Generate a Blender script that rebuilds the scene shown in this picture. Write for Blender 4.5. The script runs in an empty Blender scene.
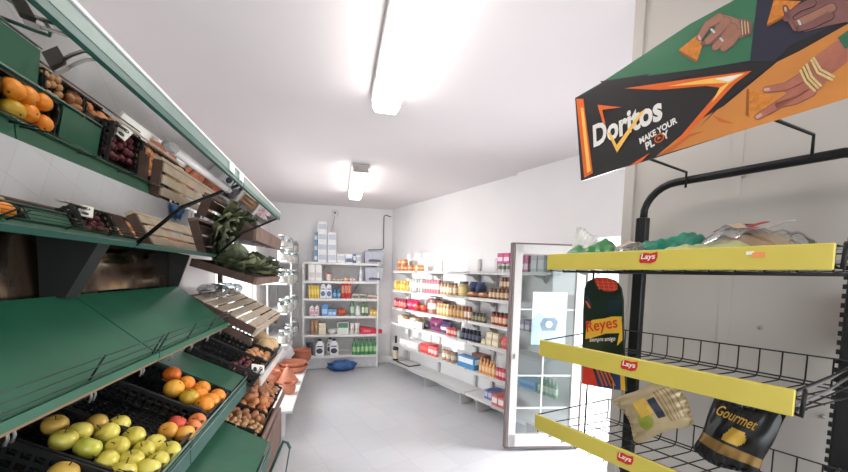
import bpy, math, random
from math import sin, cos, pi, radians, hypot
from mathutils import Vector, Matrix
random.seed(7)
sc = bpy.context.scene
COL = sc.collection
# ------------------------------------------------------------------ camera
FPX, CX, CY, EYE = 360.0, 424.0, 300.0, 1.5
PSI, TH, RO = radians(13.4), radians(4.0), radians(1.4)
CF = Vector((sin(PSI)*cos(TH), cos(PSI)*cos(TH), -sin(TH)))
_R0 = Vector((cos(PSI), -sin(PSI), 0)); _U0 = _R0.cross(CF)
CR = _R0*cos(RO) + _U0*sin(RO); CU = CR.cross(CF)
O = Vector((0, 0, EYE))
cd = bpy.data.cameras.new('camera'); cam = bpy.data.objects.new('camera', cd); COL.objects.link(cam)
cd.sensor_fit = 'HORIZONTAL'; cd.sensor_width = 36; cd.lens = 36*FPX/848
cd.shift_y = (CY-236)/848; cd.clip_start = 0.02
cam.matrix_world = Matrix(((CR.x, CU.x, -CF.x, 0), (CR.y, CU.y, -CF.y, 0), (CR.z, CU.z, -CF.z, EYE), (0, 0, 0, 1)))
sc.camera = cam
def ray(px, py): return CF*FPX + CR*(px-CX) + CU*(CY-py)
def hit(px, py, p, n):
    d = ray(px, py); n = Vector(n); return O + d*((Vector(p)-O).dot(n)/d.dot(n))
# oblique wall on the other side of the shop: N points into it, T runs along it away from the camera
A = radians(20.5); N = Vector((cos(A), sin(A), 0)); T = Vector((-sin(A), cos(A), 0))
WROT = -radians(69.5)
def wp(t, D, z=0.0): return N*D + T*t + Vector((0, 0, z))
def w_t(px, py, D): return hit(px, py, N*D, N).dot(T)
def wuz(px, py, D):
    q = hit(px, py, N*D, N); return (-q.dot(T), q.z)
# ------------------------------------------------------------------ materials
def lin(c):
    return tuple(((v/255)/12.92 if v <= 10 else (((v/255)+.055)/1.055)**2.4) for v in c)
MATS = {}
def mat(name, rgb, rough=.5, metal=0., var=.08, scale=18., bump=0., spec=.5, coat=0., emit=None, est=0., trans=0., alpha=1.):
    if name in MATS: return MATS[name]
    m = bpy.data.materials.new(name); m.use_nodes = True; nt = m.node_tree; b = nt.nodes['Principled BSDF']
    c = lin(rgb)
    b.inputs['Roughness'].default_value = rough; b.inputs['Metallic'].default_value = metal
    b.inputs['Specular IOR Level'].default_value = spec; b.inputs['Coat Weight'].default_value = coat
    b.inputs['Transmission Weight'].default_value = trans; b.inputs['Alpha'].default_value = alpha
    if emit: b.inputs['Emission Color'].default_value = (*lin(emit), 1); b.inputs['Emission Strength'].default_value = est
    tc = nt.nodes.new('ShaderNodeTexCoord'); nz = nt.nodes.new('ShaderNodeTexNoise')
    nz.inputs['Scale'].default_value = scale; nz.inputs['Detail'].default_value = 4
    nt.links.new(tc.outputs['Object'], nz.inputs['Vector'])
    rp = nt.nodes.new('ShaderNodeValToRGB')
    rp.color_ramp.elements[0].position = .3; rp.color_ramp.elements[1].position = .7
    rp.color_ramp.elements[0].color = (*[v*(1-var) for v in c], 1); rp.color_ramp.elements[1].color = (*[min(1, v*(1+var)) for v in c], 1)
    nt.links.new(nz.outputs['Fac'], rp.inputs['Fac']); nt.links.new(rp.outputs['Color'], b.inputs['Base Color'])
    if bump:
        bp = nt.nodes.new('ShaderNodeBump'); bp.inputs['Strength'].default_value = bump; bp.inputs['Distance'].default_value = .005
        nt.links.new(nz.outputs['Fac'], bp.inputs['Height']); nt.links.new(bp.outputs['Normal'], b.inputs['Normal'])
    MATS[name] = m; return m
def glass_mat(name, tint=(255, 255, 255), k=.12, rough=.02):
    m = bpy.data.materials.new(name); m.use_nodes = True; nt = m.node_tree; nt.nodes.clear()
    o = nt.nodes.new('ShaderNodeOutputMaterial'); mx = nt.nodes.new('ShaderNodeMixShader')
    tr = nt.nodes.new('ShaderNodeBsdfTransparent'); tr.inputs[0].default_value = (*lin(tint), 1)
    gl = nt.nodes.new('ShaderNodeBsdfGlossy'); gl.inputs['Roughness'].default_value = rough
    lw = nt.nodes.new('ShaderNodeLayerWeight'); lw.inputs[0].default_value = .35
    mp = nt.nodes.new('ShaderNodeMapRange'); mp.inputs['To Min'].default_value = k*.4; mp.inputs['To Max'].default_value = min(1, k*4)
    nt.links.new(lw.outputs['Facing'], mp.inputs['Value']); nt.links.new(mp.outputs['Result'], mx.inputs[0])
    nt.links.new(tr.outputs[0], mx.inputs[1]); nt.links.new(gl.outputs[0], mx.inputs[2]); nt.links.new(mx.outputs[0], o.inputs[0])
    return m
def mirror_mat(name, tint, r0, r1, dirt=None):
    m = mat(name, tint, r0, 1.0, 0.03, 6)
    nt = m.node_tree; b = nt.nodes['Principled BSDF']
    if dirt:
        tc = nt.nodes.new('ShaderNodeTexCoord'); nz = nt.nodes.new('ShaderNodeTexNoise'); nz.inputs['Scale'].default_value = 4; nz.inputs['Detail'].default_value = 6
        nt.links.new(tc.outputs['Object'], nz.inputs['Vector'])
        mr = nt.nodes.new('ShaderNodeMapRange'); mr.inputs['From Min'].default_value = .4; mr.inputs['From Max'].default_value = .62
        mr.inputs['To Min'].default_value = r0; mr.inputs['To Max'].default_value = r1
        nt.links.new(nz.outputs['Fac'], mr.inputs['Value']); nt.links.new(mr.outputs['Result'], b.inputs['Roughness'])
        rp = nt.nodes.new('ShaderNodeValToRGB'); rp.color_ramp.elements[0].position = .4; rp.color_ramp.elements[1].position = .6
        rp.color_ramp.elements[0].color = (*lin(tint), 1); rp.color_ramp.elements[1].color = (*lin(dirt), 1)
        nt.links.new(nz.outputs['Fac'], rp.inputs['Fac']); nt.links.new(rp.outputs['Color'], b.inputs['Base Color'])
    return m
WHITE = mat('white_paint', (238, 235, 235), .6, var=.015, scale=3)
SHELFW = mat('white_enamel', (226, 224, 222), .4, var=.02)
STEEL = mat('galvanised_steel', (165, 163, 160), .4, .7, .1)
GREEN = mat('green_sheet_metal', (36, 92, 68), .42, .0, .10, 7, .05)
DGREEN = mat('dark_green_metal', (40, 84, 74), .4, 0., .06)
GGREEN = mat('grey_green_plastic', (112, 134, 126), .4, 0., .05)
BLACK = mat('black_metal', (22, 22, 23), .45, .3, .1)
BPLAS = mat('black_plastic', (24, 25, 25), .5, 0, .15, 30)
DARK = mat('dark_board', (26, 25, 24), .7, 0, .2)
CHROME = mat('chrome_wire', (128, 128, 126), .35, .6, .03)
YELLOW = mat('yellow_plastic', (214, 195, 88), .42, 0, .04, 8)
MIRROR = mirror_mat('mirror_glass', (212, 212, 206), .015, .03)
DMIRROR = mirror_mat('stained_mirror', (130, 118, 104), .05, .45, (60, 48, 38))
WOODB = mat('brown_crate_wood', (122, 98, 86), .75, 0, .22, 12, .3)
WOODD = mat('stand_and_shade_wood', (84, 62, 54), .75, 0, .25, 12, .3)  # stand wood; on crate sides its dark tone paints backlit shade
WOODP = mat('pale_crate_wood', (188, 170, 148), .7, 0, .15, 10, .2)
TERRA = mat('terracotta', (190, 120, 92), .65, 0, .12, 14, .1)
GLASS = glass_mat('window_glass', (250, 252, 252), .10)
DGLASS = glass_mat('door_glass', (236, 242, 242), .16)
JARGLASS = glass_mat('jar_glass', (232, 236, 236), .13, .06)
# ------------------------------------------------------------------ mesh building
class MB:
    def __init__(s): s.v = []; s.f = []; s.mi = []; s.sm = []; s.mats = []
    def mi_of(s, m):
        if m not in s.mats: s.mats.append(m)
        return s.mats.index(m)
    def add(s, vs, fs, m, smooth=False, M=None):
        k = len(s.v); i = s.mi_of(m)
        for v in vs:
            v = Vector(v); s.v.append(M @ v if M else v)
        for f in fs: s.f.append(tuple(k+j for j in f)); s.mi.append(i); s.sm.append(smooth)
        return s
    def box(s, c, d, m, M=None, bev=0.):
        x, y, z = c; a, b, e = d[0]/2, d[1]/2, d[2]/2
        if bev <= 0:
            vs = [(x+i*a, y+j*b, z+k*e) for i in (-1, 1) for j in (-1, 1) for k in (-1, 1)]
            return s.add(vs, [(0, 1, 3, 2), (4, 6, 7, 5), (0, 4, 5, 1), (2, 3, 7, 6), (0, 2, 6, 4), (1, 5, 7, 3)], m, False, M)
        bev = min(bev, a*.9, b*.9, e*.9); vs = []; idx = {}
        for i in (-1, 1):
            for j in (-1, 1):
                for k in (-1, 1):
                    for ax in range(3):
                        p = [a-bev, b-bev, e-bev]; p[ax] += bev
                        idx[(i, j, k, ax)] = len(vs); vs.append((x+i*p[0], y+j*p[1], z+k*p[2]))
        fs = []
        S = (-1, 1)
        for g in S:
            fs.append([idx[(g, -1, -1, 0)], idx[(g, 1, -1, 0)], idx[(g, 1, 1, 0)], idx[(g, -1, 1, 0)]])
            fs.append([idx[(-1, g, -1, 1)], idx[(-1, g, 1, 1)], idx[(1, g, 1, 1)], idx[(1, g, -1, 1)]])
            fs.append([idx[(-1, -1, g, 2)], idx[(1, -1, g, 2)], idx[(1, 1, g, 2)], idx[(-1, 1, g, 2)]])
            for h in S:
                fs.append([idx[(-1, g, h, 1)], idx[(1, g, h, 1)], idx[(1, g, h, 2)], idx[(-1, g, h, 2)]])
                fs.append([idx[(g, -1, h, 0)], idx[(g, 1, h, 0)], idx[(g, 1, h, 2)], idx[(g, -1, h, 2)]])
                fs.append([idx[(g, h, -1, 0)], idx[(g, h, 1, 0)], idx[(g, h, 1, 1)], idx[(g, h, -1, 1)]])
                for k in S: fs.append([idx[(g, h, k, 0)], idx[(g, h, k, 1)], idx[(g, h, k, 2)]])
        return s.add(vs, fs, m, False, M)
    def hexa(s, p, m, M=None):
        """eight corners: four of the bottom, then four of the top"""
        return s.add(p, [(3, 2, 1, 0), (4, 5, 6, 7), (0, 1, 5, 4), (1, 2, 6, 5), (2, 3, 7, 6), (3, 0, 4, 7)], m, False, M)
    def tube(s, pts, r, m, n=6, M=None):
        pts = [Vector(p) for p in pts]; vs = []; up = None; L = len(pts)
        for i, p in enumerate(pts):
            d = (pts[min(i+1, L-1)]-pts[max(i-1, 0)]).normalized()
            if up is None: up = d.orthogonal().normalized()
            else:
                up = up - d*up.dot(d); up = up.normalized() if up.length > 1e-6 else d.orthogonal().normalized()
            w = d.cross(up)
            for k in range(n): vs.append(p + (up*cos(2*pi*k/n) + w*sin(2*pi*k/n))*r)
        fs = [(i*n+k, i*n+(k+1) % n, (i+1)*n+(k+1) % n, (i+1)*n+k) for i in range(L-1) for k in range(n)]
        fs += [tuple(range(n))[::-1], tuple(range((L-1)*n, L*n))]
        return s.add(vs, fs, m, True, M)
    def lathe(s, prof, n, m, M=None, cap=True):
        """prof: (r, z) or (r, z, material of the band above)"""
        for i in range(len(prof)-1):
            (r0, z0), (r1, z1) = prof[i][:2], prof[i+1][:2]; mm = prof[i][2] if len(prof[i]) > 2 else m
            vs = [(r0*cos(2*pi*k/n), r0*sin(2*pi*k/n), z0) for k in range(n)] + [(r1*cos(2*pi*k/n), r1*sin(2*pi*k/n), z1) for k in range(n)]
            s.add(vs, [(k, (k+1) % n, n+(k+1) % n, n+k) for k in range(n)], mm, True, M)
        if cap:
            for (r, z), rev in ((prof[0][:2], 1), (prof[-1][:2], 0)):
                if r > 1e-5:
                    f = tuple(range(n)); s.add([(r*cos(2*pi*k/n), r*sin(2*pi*k/n), z) for k in range(n)], [f[::-1] if rev else f], m, False, M)
        return s
    def ell(s, c, r, m, nu=12, nv=8, M=None, fn=None):
        vs = []
        for j in range(nv+1):
            th = pi*j/nv
            for i in range(nu):
                ph = 2*pi*i/nu; k = fn(th, ph) if fn else 1
                vs.append((c[0]+r[0]*k*sin(th)*cos(ph), c[1]+r[1]*k*sin(th)*sin(ph), c[2]-r[2]*k*cos(th) if not fn else c[2]-r[2]*k*cos(th)))
        fs = [(j*nu+i, j*nu+(i+1) % nu, (j+1)*nu+(i+1) % nu, (j+1)*nu+i) for j in range(nv) for i in range(nu)]
        return s.add(vs, fs, m, True, M)
    def prism(s, poly, y0, y1, m, M=None):
        """polygon in (x, z) pushed along y"""
        n = len(poly); vs = [(x, y0, z) for x, z in poly] + [(x, y1, z) for x, z in poly]
        fs = [tuple(range(n)), tuple(range(2*n-1, n-1, -1))] + [(i, n+i, n+(i+1) % n, (i+1) % n) for i in range(n)]
        return s.add(vs, fs, m, False, M)
    def mesh(s, name):
        me = bpy.data.meshes.new(name); me.from_pydata([tuple(v) for v in s.v], [], s.f)
        for m in s.mats: me.materials.append(m)
        me.polygons.foreach_set('material_index', s.mi); me.polygons.foreach_set('use_smooth', s.sm)
        me.update(); return me
    def build(s, name, parent=None): return put(s.mesh(name), name, parent)
def put(me, name, parent=None):
    o = bpy.data.objects.new(name, me); COL.objects.link(o)
    if parent: o.parent = parent
    return o
def tag(o, label=None, cat=None, group=None, kind=None):
    if label: o['label'] = label
    if cat: o['category'] = cat
    if group: o['group'] = group
    if kind: o['kind'] = kind
    return o
def thing(name, label, cat, loc=(0, 0, 0), rot=(0, 0, 0), group=None):
    o = bpy.data.objects.new(name, None); COL.objects.link(o); o.location = loc; o.rotation_euler = rot; o.empty_display_size = .1
    return tag(o, label, cat, group)
def single(me, name, label, cat, loc, rot=(0, 0, 0), group=None, scale=None):
    o = put(me, name); o.location = loc; o.rotation_euler = rot
    if scale: o.scale = scale
    return tag(o, label, cat, group)
def copy_tree(o, parent=None):
    c = o.copy(); COL.objects.link(c); c.parent = parent
    for ch in list(o.children): copy_tree(ch, c)
    return c
def structure(mb, name, parent=None):
    o = mb.build(name, parent); o['kind'] = 'structure'; return o
ORD = 'first second third fourth fifth sixth seventh eighth ninth tenth eleventh twelfth thirteenth fourteenth fifteenth sixteenth seventeenth eighteenth nineteenth twentieth'.split()
def text_mesh(mb, body, m, M, size=1., bold=0., shear=0., depth=.0006, width=None, height=None, squash=None):
    """flat lettering added to mb; fitted to width x height in the (x, z) plane, starting at the origin of M"""
    cu = bpy.data.curves.new('txt', 'FONT'); cu.body = body; cu.size = size; cu.shear = shear; cu.offset = bold; cu.extrude = 0; cu.resolution_u = 3
    ob = bpy.data.objects.new('txt', cu); COL.objects.link(ob)
    dg = bpy.context.evaluated_depsgraph_get(); me = bpy.data.meshes.new_from_object(ob.evaluated_get(dg))
    vs = [v.co.copy() for v in me.vertices]; fs = [tuple(p.vertices) for p in me.polygons]
    bpy.data.objects.remove(ob); bpy.data.curves.remove(cu); bpy.data.meshes.remove(me)
    x0 = min(v.x for v in vs); x1 = max(v.x for v in vs); y0 = min(v.y for v in vs); y1 = max(v.y for v in vs)
    kx = width/(x1-x0) if width else 1; ky = height/(y1-y0) if height else kx
    mb.add([((v.x-x0)*kx, 0, (v.y-y0)*ky) for v in vs], [f[::-1] for f in fs], m, False, M)

# ------------------------------------------------------------------ room shell
XL, YB, ZC, YF = -1.035, 6.0, 2.56, -2.3
DW = 2.91
def floor_mat():
    m = mat('floor_tiles', (200, 200, 203), .16, 0, .03, 3); nt = m.node_tree; b = nt.nodes['Principled BSDF']
    tc = nt.nodes.new('ShaderNodeTexCoord'); mp = nt.nodes.new('ShaderNodeMapping'); mp.inputs['Rotation'].default_value = (0, 0, -A)
    br = nt.nodes.new('ShaderNodeTexBrick'); br.offset = 0; br.inputs['Scale'].default_value = 1; br.inputs['Brick Width'].default_value = .3; br.inputs['Row Height'].default_value = .3
    br.inputs['Mortar Size'].default_value = .0022; br.inputs['Mortar Smooth'].default_value = .3
    br.inputs['Color1'].default_value = (*lin((204, 204, 207)), 1); br.inputs['Color2'].default_value = (*lin((199, 199, 203)), 1); br.inputs['Mortar'].default_value = (*lin((184, 184, 188)), 1)
    nt.links.new(tc.outputs['Object'], mp.inputs['Vector']); nt.links.new(mp.outputs['Vector'], br.inputs['Vector']); nt.links.new(br.outputs['Color'], b.inputs['Base Color'])
    nz = nt.nodes.new('ShaderNodeTexNoise'); nz.inputs['Scale'].default_value = 5; mr = nt.nodes.new('ShaderNodeMapRange')
    mr.inputs['To Min'].default_value = .1; mr.inputs['To Max'].default_value = .3
    nt.links.new(tc.outputs['Object'], nz.inputs['Vector']); nt.links.new(nz.outputs['Fac'], mr.inputs['Value']); nt.links.new(mr.outputs['Result'], b.inputs['Roughness'])
    return m
structure(MB().box((2.0, 2.0, -.05), (9, 9.4, .1), floor_mat()), 'floor')
structure(MB().box((1.5, 2.0, ZC+.05), (6.4, 9.0, .1), mat('ceiling_paint', (229, 222, 223), .8, var=.01, scale=2)), 'ceiling')
structure(MB().box((0.2, YB+.06, ZC/2), (3.0, .12, ZC), WHITE), 'wall_back')
def wall_with_hole(name, M, L0, L1, h0, h1, z0, z1, th, m):
    """a wall along local x from L0 to L1, thickness +y, with an opening h0-h1 by z0-z1"""
    mb = MB()
    for a, b, c, d in ((L0, h0, 0, ZC), (h1, L1, 0, ZC), (h0, h1, 0, z0), (h0, h1, z1, ZC)):
        if b-a > 1e-4 and d-c > 1e-4: mb.box(((a+b)/2, th/2, (c+d)/2), (b-a, th, d-c), m, M)
    return structure(mb, name)
ML = Matrix.Translation((XL, 0, 0)) @ Matrix.Rotation(pi/2, 4, 'Z')       # local x = world y, local y = into the wall
WY0, WY1, WZ0, WZ1 = 3.45, 5.02, .5, 1.92
wall_with_hole('wall_left', ML, YF-.1, YB+.1, WY0, WY1, WZ0, WZ1, .14, WHITE)
MW = Matrix.Translation(N*DW) @ Matrix.Rotation(WROT, 4, 'Z')            # local x = -t
DT0, DT1 = 1.08, 1.78
wall_with_hole('wall_right', MW, -5.36, 3.2, -DT1, -DT0, 0, 1.84, .14, WHITE)
pl = MB().box((-(2.6+DT1)/2, -.028, ZC/2), (2.6-DT1, .055, ZC), WHITE, MW); pl.box((-(.6+DT1)/2, -.028, (ZC+1.84)/2), (DT1-.6, .055, ZC-1.84), WHITE, MW); structure(pl, 'wall_right_pilaster')
# the nearer partition the snack rack stands against
MP = Matrix.Translation(N*1.45) @ Matrix.Rotation(WROT, 4, 'Z')
PART = mat('grey_partition_paint', (188, 181, 174), .55, var=.02, scale=2)
pt = structure(MB().box((1.22, .06, ZC/2), (3.96, .12, ZC), PART, MP), 'wall_right_partition')
tr = MB()
tr.box((-.742, -.006, ZC/2), (.036, .012, ZC), PART, MP); tr.box((-.42, -.001, ZC/2), (.03, .002, ZC), PART, MP)
structure(tr, 'trim_1')
sw = MB()
for u, z in ((-.44, 2.035), (-.13, 1.99), (-.4, 1.83), (-.33, 1.365), (-.185, 1.14)):
    sw.ell((u, -.003, z), (.006, .004, .006), STEEL, 8, 5, MP)
structure(sw, 'trim_2')
# unseen wall behind the camera; its wide window is added to let light in
wall_with_hole('wall_front', Matrix.Translation((0, YF, 0)) @ Matrix.Rotation(pi, 4, 'Z'), -3.2, 1.12, -2.2, .6, .15, 2.3, .14, WHITE)
wf = MB(); G = Matrix.Translation((0, YF-.07, 0))
for x in (-.6, .33, 1.26, 2.2): wf.box((x, 0, 1.225), (.05, .06, 2.15), SHELFW, G)
for z in (.17, 2.28): wf.box((.8, 0, z), (2.8, .06, .05), SHELFW, G)
w2 = structure(wf, 'added_window'); structure(MB().box((.8, 0, 1.22), (2.76, .006, 2.1), GLASS, G), 'pane', w2)
wl = MB()
for y in (WY0+.025, (WY0+WY1)/2, WY1-.025): wl.box((y, .07, (WZ0+WZ1)/2), (.05, .05, WZ1-WZ0), SHELFW, ML)
for z in (WZ0+.025, WZ1-.025): wl.box(((WY0+WY1)/2, .07, z), (WY1-WY0, .05, .05), SHELFW, ML)
w1 = structure(wl, 'window_1'); structure(MB().box(((WY0+WY1)/2, .07, (WZ0+WZ1)/2), (WY1-WY0-.05, .006, WZ1-WZ0-.05), GLASS, ML), 'pane', w1)
structure(MB().box((0, 0, -.14), (60, 60, .04), mat('pavement_concrete', (205, 203, 200), .8, var=.08, scale=2)), 'ground')

# ------------------------------------------------------------------ glass door standing open
dp0 = Vector((1.40, 2.775, .03)); dp1 = Vector((2.06, 2.676, .03)); dd = dp1-dp0
door = thing('door_1', 'white framed glass door standing open beside the wall shelves', 'door', dp0, (0, 0, math.atan2(dd.y, dd.x))); door['kind'] = 'structure'
DLEN, DH = dd.length, 1.755
SEAL = mat('grey_door_seal', (120, 106, 104), .6)
mb = MB()
for x in (.055, DLEN-.055): mb.box((x, 0, DH/2), (.075, .04, DH-.02), SHELFW)
for z, h in ((.06, .11), (DH-.05, .075)): mb.box((DLEN/2, 0, z), (DLEN-.04, .04, h), SHELFW)
mb.build('frame', door)
mb = MB()
for x in (.006, DLEN-.006): mb.box((x, 0, DH/2), (.012, .046, DH), SEAL)
mb.box((.025, -.021, DH/2), (.008, .006, DH-.02), SEAL)
for z in (.005, DH-.006): mb.box((DLEN/2, 0, z), (DLEN, .046, .012), SEAL)
mb.build('seal', door)
MB().box((DLEN/2, 0, DH/2), (DLEN-.15, .008, DH-.2), DGLASS).build('pane', door)
mb = MB()
for z in (.345, .63, 1.2): mb.box((DLEN/2, 0, z), (DLEN-.15, .014, .012), SHELFW)  # thin white bars across the pane
mb.box((.315, 0, .72), (.012, .014, 1.2), SHELFW)
mb.build('pane_bars', door)
mb = MB(); mb.box((.055, -.023, .80), (.014, .006, .04), STEEL); mb.build('lock', door)
# poster on the pane
PW = mat('poster_white', (236, 238, 240), .4, var=.01); PB = mat('poster_blue', (178, 206, 222), .4, var=.12, scale=9); PD = mat('poster_slate', (124, 146, 162), .4, var=.15, scale=20)
mb = MB(); x0, x1, z0, z1 = .20, .50, .90, 1.35
mb.box(((x0+x1)/2, -.0065, (z0+z1)/2), (x1-x0, .003, z1-z0), PW)
mb.prism([(x0, z0), (x1, z0), (x1, 1.17), (x1-.05, 1.19), (x1-.09, 1.15), (x1-.14, 1.13), (x0+.12, 1.13), (x0+.07, 1.18), (x0+.03, 1.15), (x0, 1.12)], -.0085, -.0079, PB)
mb.prism([(x0+.09, 1.02), (x0+.21, 1.02), (x0+.23, 1.1), (x0+.2, 1.13), (x0+.1, 1.13), (x0+.07, 1.08)], -.0092, -.0087, PD)
mb.ell(((x0+x1)/2, -.0095, 1.075), (.03, .0012, .03), PW, 14, 6)
pst = mb.build('poster'); pst.matrix_world = Matrix.Translation(dp0) @ Matrix.Rotation(math.atan2(dd.y, dd.x), 4, 'Z'); tag(pst, 'white and pale blue water poster stuck on the glass door', 'poster')

# ------------------------------------------------------------------ ceiling lamps and wall fittings
DIFF = mat('lit_diffuser', (255, 255, 255), .5, emit=(255, 250, 244), est=6)
def ceiling_lamp(label, x, y0, y1):
    t = thing('ceiling_lamp', label, 'lamp', (x, (y0+y1)/2, ZC), group='tube ceiling lamps'); L = y1-y0
    MB().box((0, 0, -.02), (.175, L, .04), mat('lamp_housing', (205, 203, 202), .5), bev=.006).build('housing', t)
    mb = MB(); pf = [(-.078, -.04), (-.078, -.075), (-.06, -.105), (.06, -.105), (.078, -.075), (.078, -.04)]
    mb.prism(pf, -L/2+.02, L/2-.02, DIFF); mb.build('diffuser', t)
    for s in (-1, 1): MB().box((0, s*(L/2-.008), -.05), (.152, .03, .07), mat('lamp_end', (176, 170, 168), .5), bev=.004).build('end_cap', t)
    for s in (-1, 1):
        for q in (-.3, .3):
            MB().box((s*.08, q*L, -.045), (.008, .03, .02), STEEL).build('clip', t)
    return t
ceiling_lamp('long lit tube lamp on the ceiling nearer the sign', .265, .80, 2.24)
ceiling_lamp('small lit tube lamp on the ceiling near the rear wall', .20, 3.62, 4.88)
def backp(px, py, y): return hit(px, py, (0, y, 0), (0, 1, 0))
q = backp(335, 213, YB)
so = thing('wall_socket', 'small white wall socket with dark hole high on rear wall', 'socket', q)
mb = MB(); mb.lathe([(.055, -.02), (.055, .0), (.045, .018), (.0, .02)], 20, SHELFW, Matrix.Rotation(pi/2, 4, 'X')); mb.build('plate', so)
MB().ell((0, -.026, 0), (.012, .006, .018), BLACK, 10, 6).build('hole', so)
cb = MB(); pts = [backp(335, 216, YB-.008), backp(332, 228, YB-.008), backp(328, 245, YB-.008), backp(324, 258, YB-.008), backp(322, 275, YB-.008)]
tag(cb.tube(pts, .0035, mat('cable_grey', (186, 184, 184), .5)).build('cable'), 'thin white cable slanting down from the rear wall socket', 'cable')
GREYP = mat('grey_conduit', (128, 126, 126), .5)
cb = MB(); pts = [backp(*p, YB-.012) for p in ((368, 250), (382, 249.5), (383.5, 248), (383.6, 232), (384, 217), (385, 215.5), (387.2, 215.2), (388.5, 216.2), (391, 216.8))]
tag(cb.tube(pts, .009, GREYP).build('conduit'), 'grey conduit running up the rear wall corner', 'pipe')
# ------------------------------------------------------------------ green produce displays
Y0, YS, YE = .42, 1.43, 2.25
S1, S2 = .5, .58
T1 = (-.53, .885); T2 = (-.40, .485); T1b = (-.46, .885); T2b = (-.455, .52)
def zt(x, tr, s): return tr[1] + s*(tr[0]-x)
def strip(mb, a, b, y0, y1, m, th=.006):
    """sheet between cross-section points a and b (x, z), running along y"""
    d = Vector((b[0]-a[0], 0, b[1]-a[1])).normalized(); n = Vector((-d.z, 0, d.x))*th
    p = [(a[0], y0, a[1]), (a[0], y1, a[1]), (b[0], y1, b[1]), (b[0], y0, b[1])]
    q = [tuple(Vector(v)+n) for v in p]
    mb.hexa(p, m) if False else mb.add(p+q, [(0, 1, 2, 3), (7, 6, 5, 4), (1, 0, 4, 5), (2, 1, 5, 6), (3, 2, 6, 7), (0, 3, 7, 4)], m)
RIM, CREASE, BOT = (-.343, 1.806), (-.5315, 1.7117), (-.6694, 1.5807)
SHB, SHF = (-.86, 1.405), (-.617, 1.2)
WIREG = mat('rail_wire_green', (20, 42, 34), .4)
def display(label, y0, y1, lower_y0):
    t = thing('produce_display', label, 'display shelf', (0, y0, 0), group='green produce displays'); L = y1-y0; g = .003
    def P(name, f, parent=t):
        mb = MB(); f(mb); return mb.build(name, parent)
    can = P('canopy', lambda b: (strip(b, (RIM[0]+.004, RIM[1]+.012), (CREASE[0], CREASE[1]+.008), g, L-g, GGREEN, -.006), strip(b, (CREASE[0], CREASE[1]+.008), (BOT[0], BOT[1]+.008), g, L-g, GGREEN, -.006),
        strip(b, (BOT[0], BOT[1]+.01), (-.93, 1.6), g, L-g, DARK, -.006)))
    P('upper_mirror', lambda b: b.add([(RIM[0], g, RIM[1]), (RIM[0], L-g, RIM[1]), (CREASE[0], L-g, CREASE[1]), (CREASE[0], g, CREASE[1])], [(0, 1, 2, 3)], MIRROR), can)
    P('lower_mirror', lambda b: b.add([(CREASE[0], g, CREASE[1]), (CREASE[0], L-g, CREASE[1]), (BOT[0], L-g, BOT[1]), (BOT[0], g, BOT[1])], [(0, 1, 2, 3)], MIRROR), can)
    P('canopy_lip', lambda b: b.box((-.338, L/2, 1.8025), (.010, L-2*g, .013), DGREEN), can)
    P('canopy_edge', lambda b: strip(b, (BOT[0]-.01, BOT[1]-.012), (BOT[0]+.006, BOT[1]+.002), g, L-g, DGREEN, .004), can)
    P('rim_panel', lambda b: (b.box((-.338, L/2, 1.8215), (.012, L-2*g, .025), GGREEN), b.box((-.336, L/2, 1.8365), (.014, L-2*g, .005), WHITE)), can)
    if L > .85:
        for yy in (L-.16, L-.045): P('tape', lambda b: b.box((-.3305, yy, 1.822), (.004, .05, .03), mat('clear_tape', (176, 192, 186), .15)), can)
    for yy in (0, L-.012):
        P('side_bracket', lambda b: (b.prism([(-.93, 1.6), (BOT[0], BOT[1]), (CREASE[0], CREASE[1]), (-.60, 1.72), (-.93, 1.7)], yy, yy+.012, BLACK), b.prism([(-.93, 1.36), (-.865, 1.39), (-.80, 1.575), (-.93, 1.6)], yy, yy+.012, BLACK)))
    P('seam_strip', lambda b: (b.tube([(RIM[0]-.004, L-.004, RIM[1]-.004), (CREASE[0], L-.004, CREASE[1]-.004), (BOT[0], L-.004, BOT[1]-.004)], .0035, BLACK)), can)
    P('back_mirror', lambda b: (b.add([(-.90, g, 1.40), (-.90, L-.02, 1.40), (-.90, L-.02, 1.6), (-.90, g, 1.6)], [(0, 1, 2, 3)], DMIRROR)))
    P('back_panel', lambda b: (b.box((-.945, L/2, .9), (.03, L-2*g, 1.6), DARK)))
    if L > .85: P('bracket_panel', lambda b: (b.prism([(-.9, 1.40), (-.835, 1.40), (-.735, 1.585), (-.9, 1.6)], L-.075, L-.012, mat('black_panel', (12, 17, 14), .7))))
    sh = P('sloping_shelf', lambda b: (strip(b, SHB, SHF, g, L-g, GREEN, -.006), b.box((SHF[0]+.002, L/2, SHF[1]-.006), (.008, L-2*g, .022), GREEN), b.box((SHF[0]-.006, L/2, SHF[1]-.02), (.012, L-2*g, .012), mat('shelf_edge_wood', (140, 108, 72), .6))))
    def rail(b):
        for h in (.022, .046, .07): b.tube([(SHF[0]+.002+h*.4, .01, SHF[1]+h), (SHF[0]+.002+h*.4, L-.01, SHF[1]+h)], .0016, WIREG, 4)
        k = max(2, round(L/.3)); 
        for i in range(k+1):
            yy = .02+(L-.04)*i/k; b.tube([(SHF[0]-.012, yy, SHF[1]), (SHF[0]+.002+.07*.4, yy, SHF[1]+.072)], .003, WIREG, 5)
    P('wire_rail', rail, sh)
    for i in range(4):
        yy = L*(.2+.25*i)
        if yy < L-.03: P('hook', lambda b: [b.tube([(SHF[0]-.03, yy+o, SHF[1]-.005), (SHF[0]-.028, yy+o, SHF[1]-.05), (SHF[0]-.034, yy+o, SHF[1]-.064)], .0035, CHROME, 5) for o in (0, .016)], sh)
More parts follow.
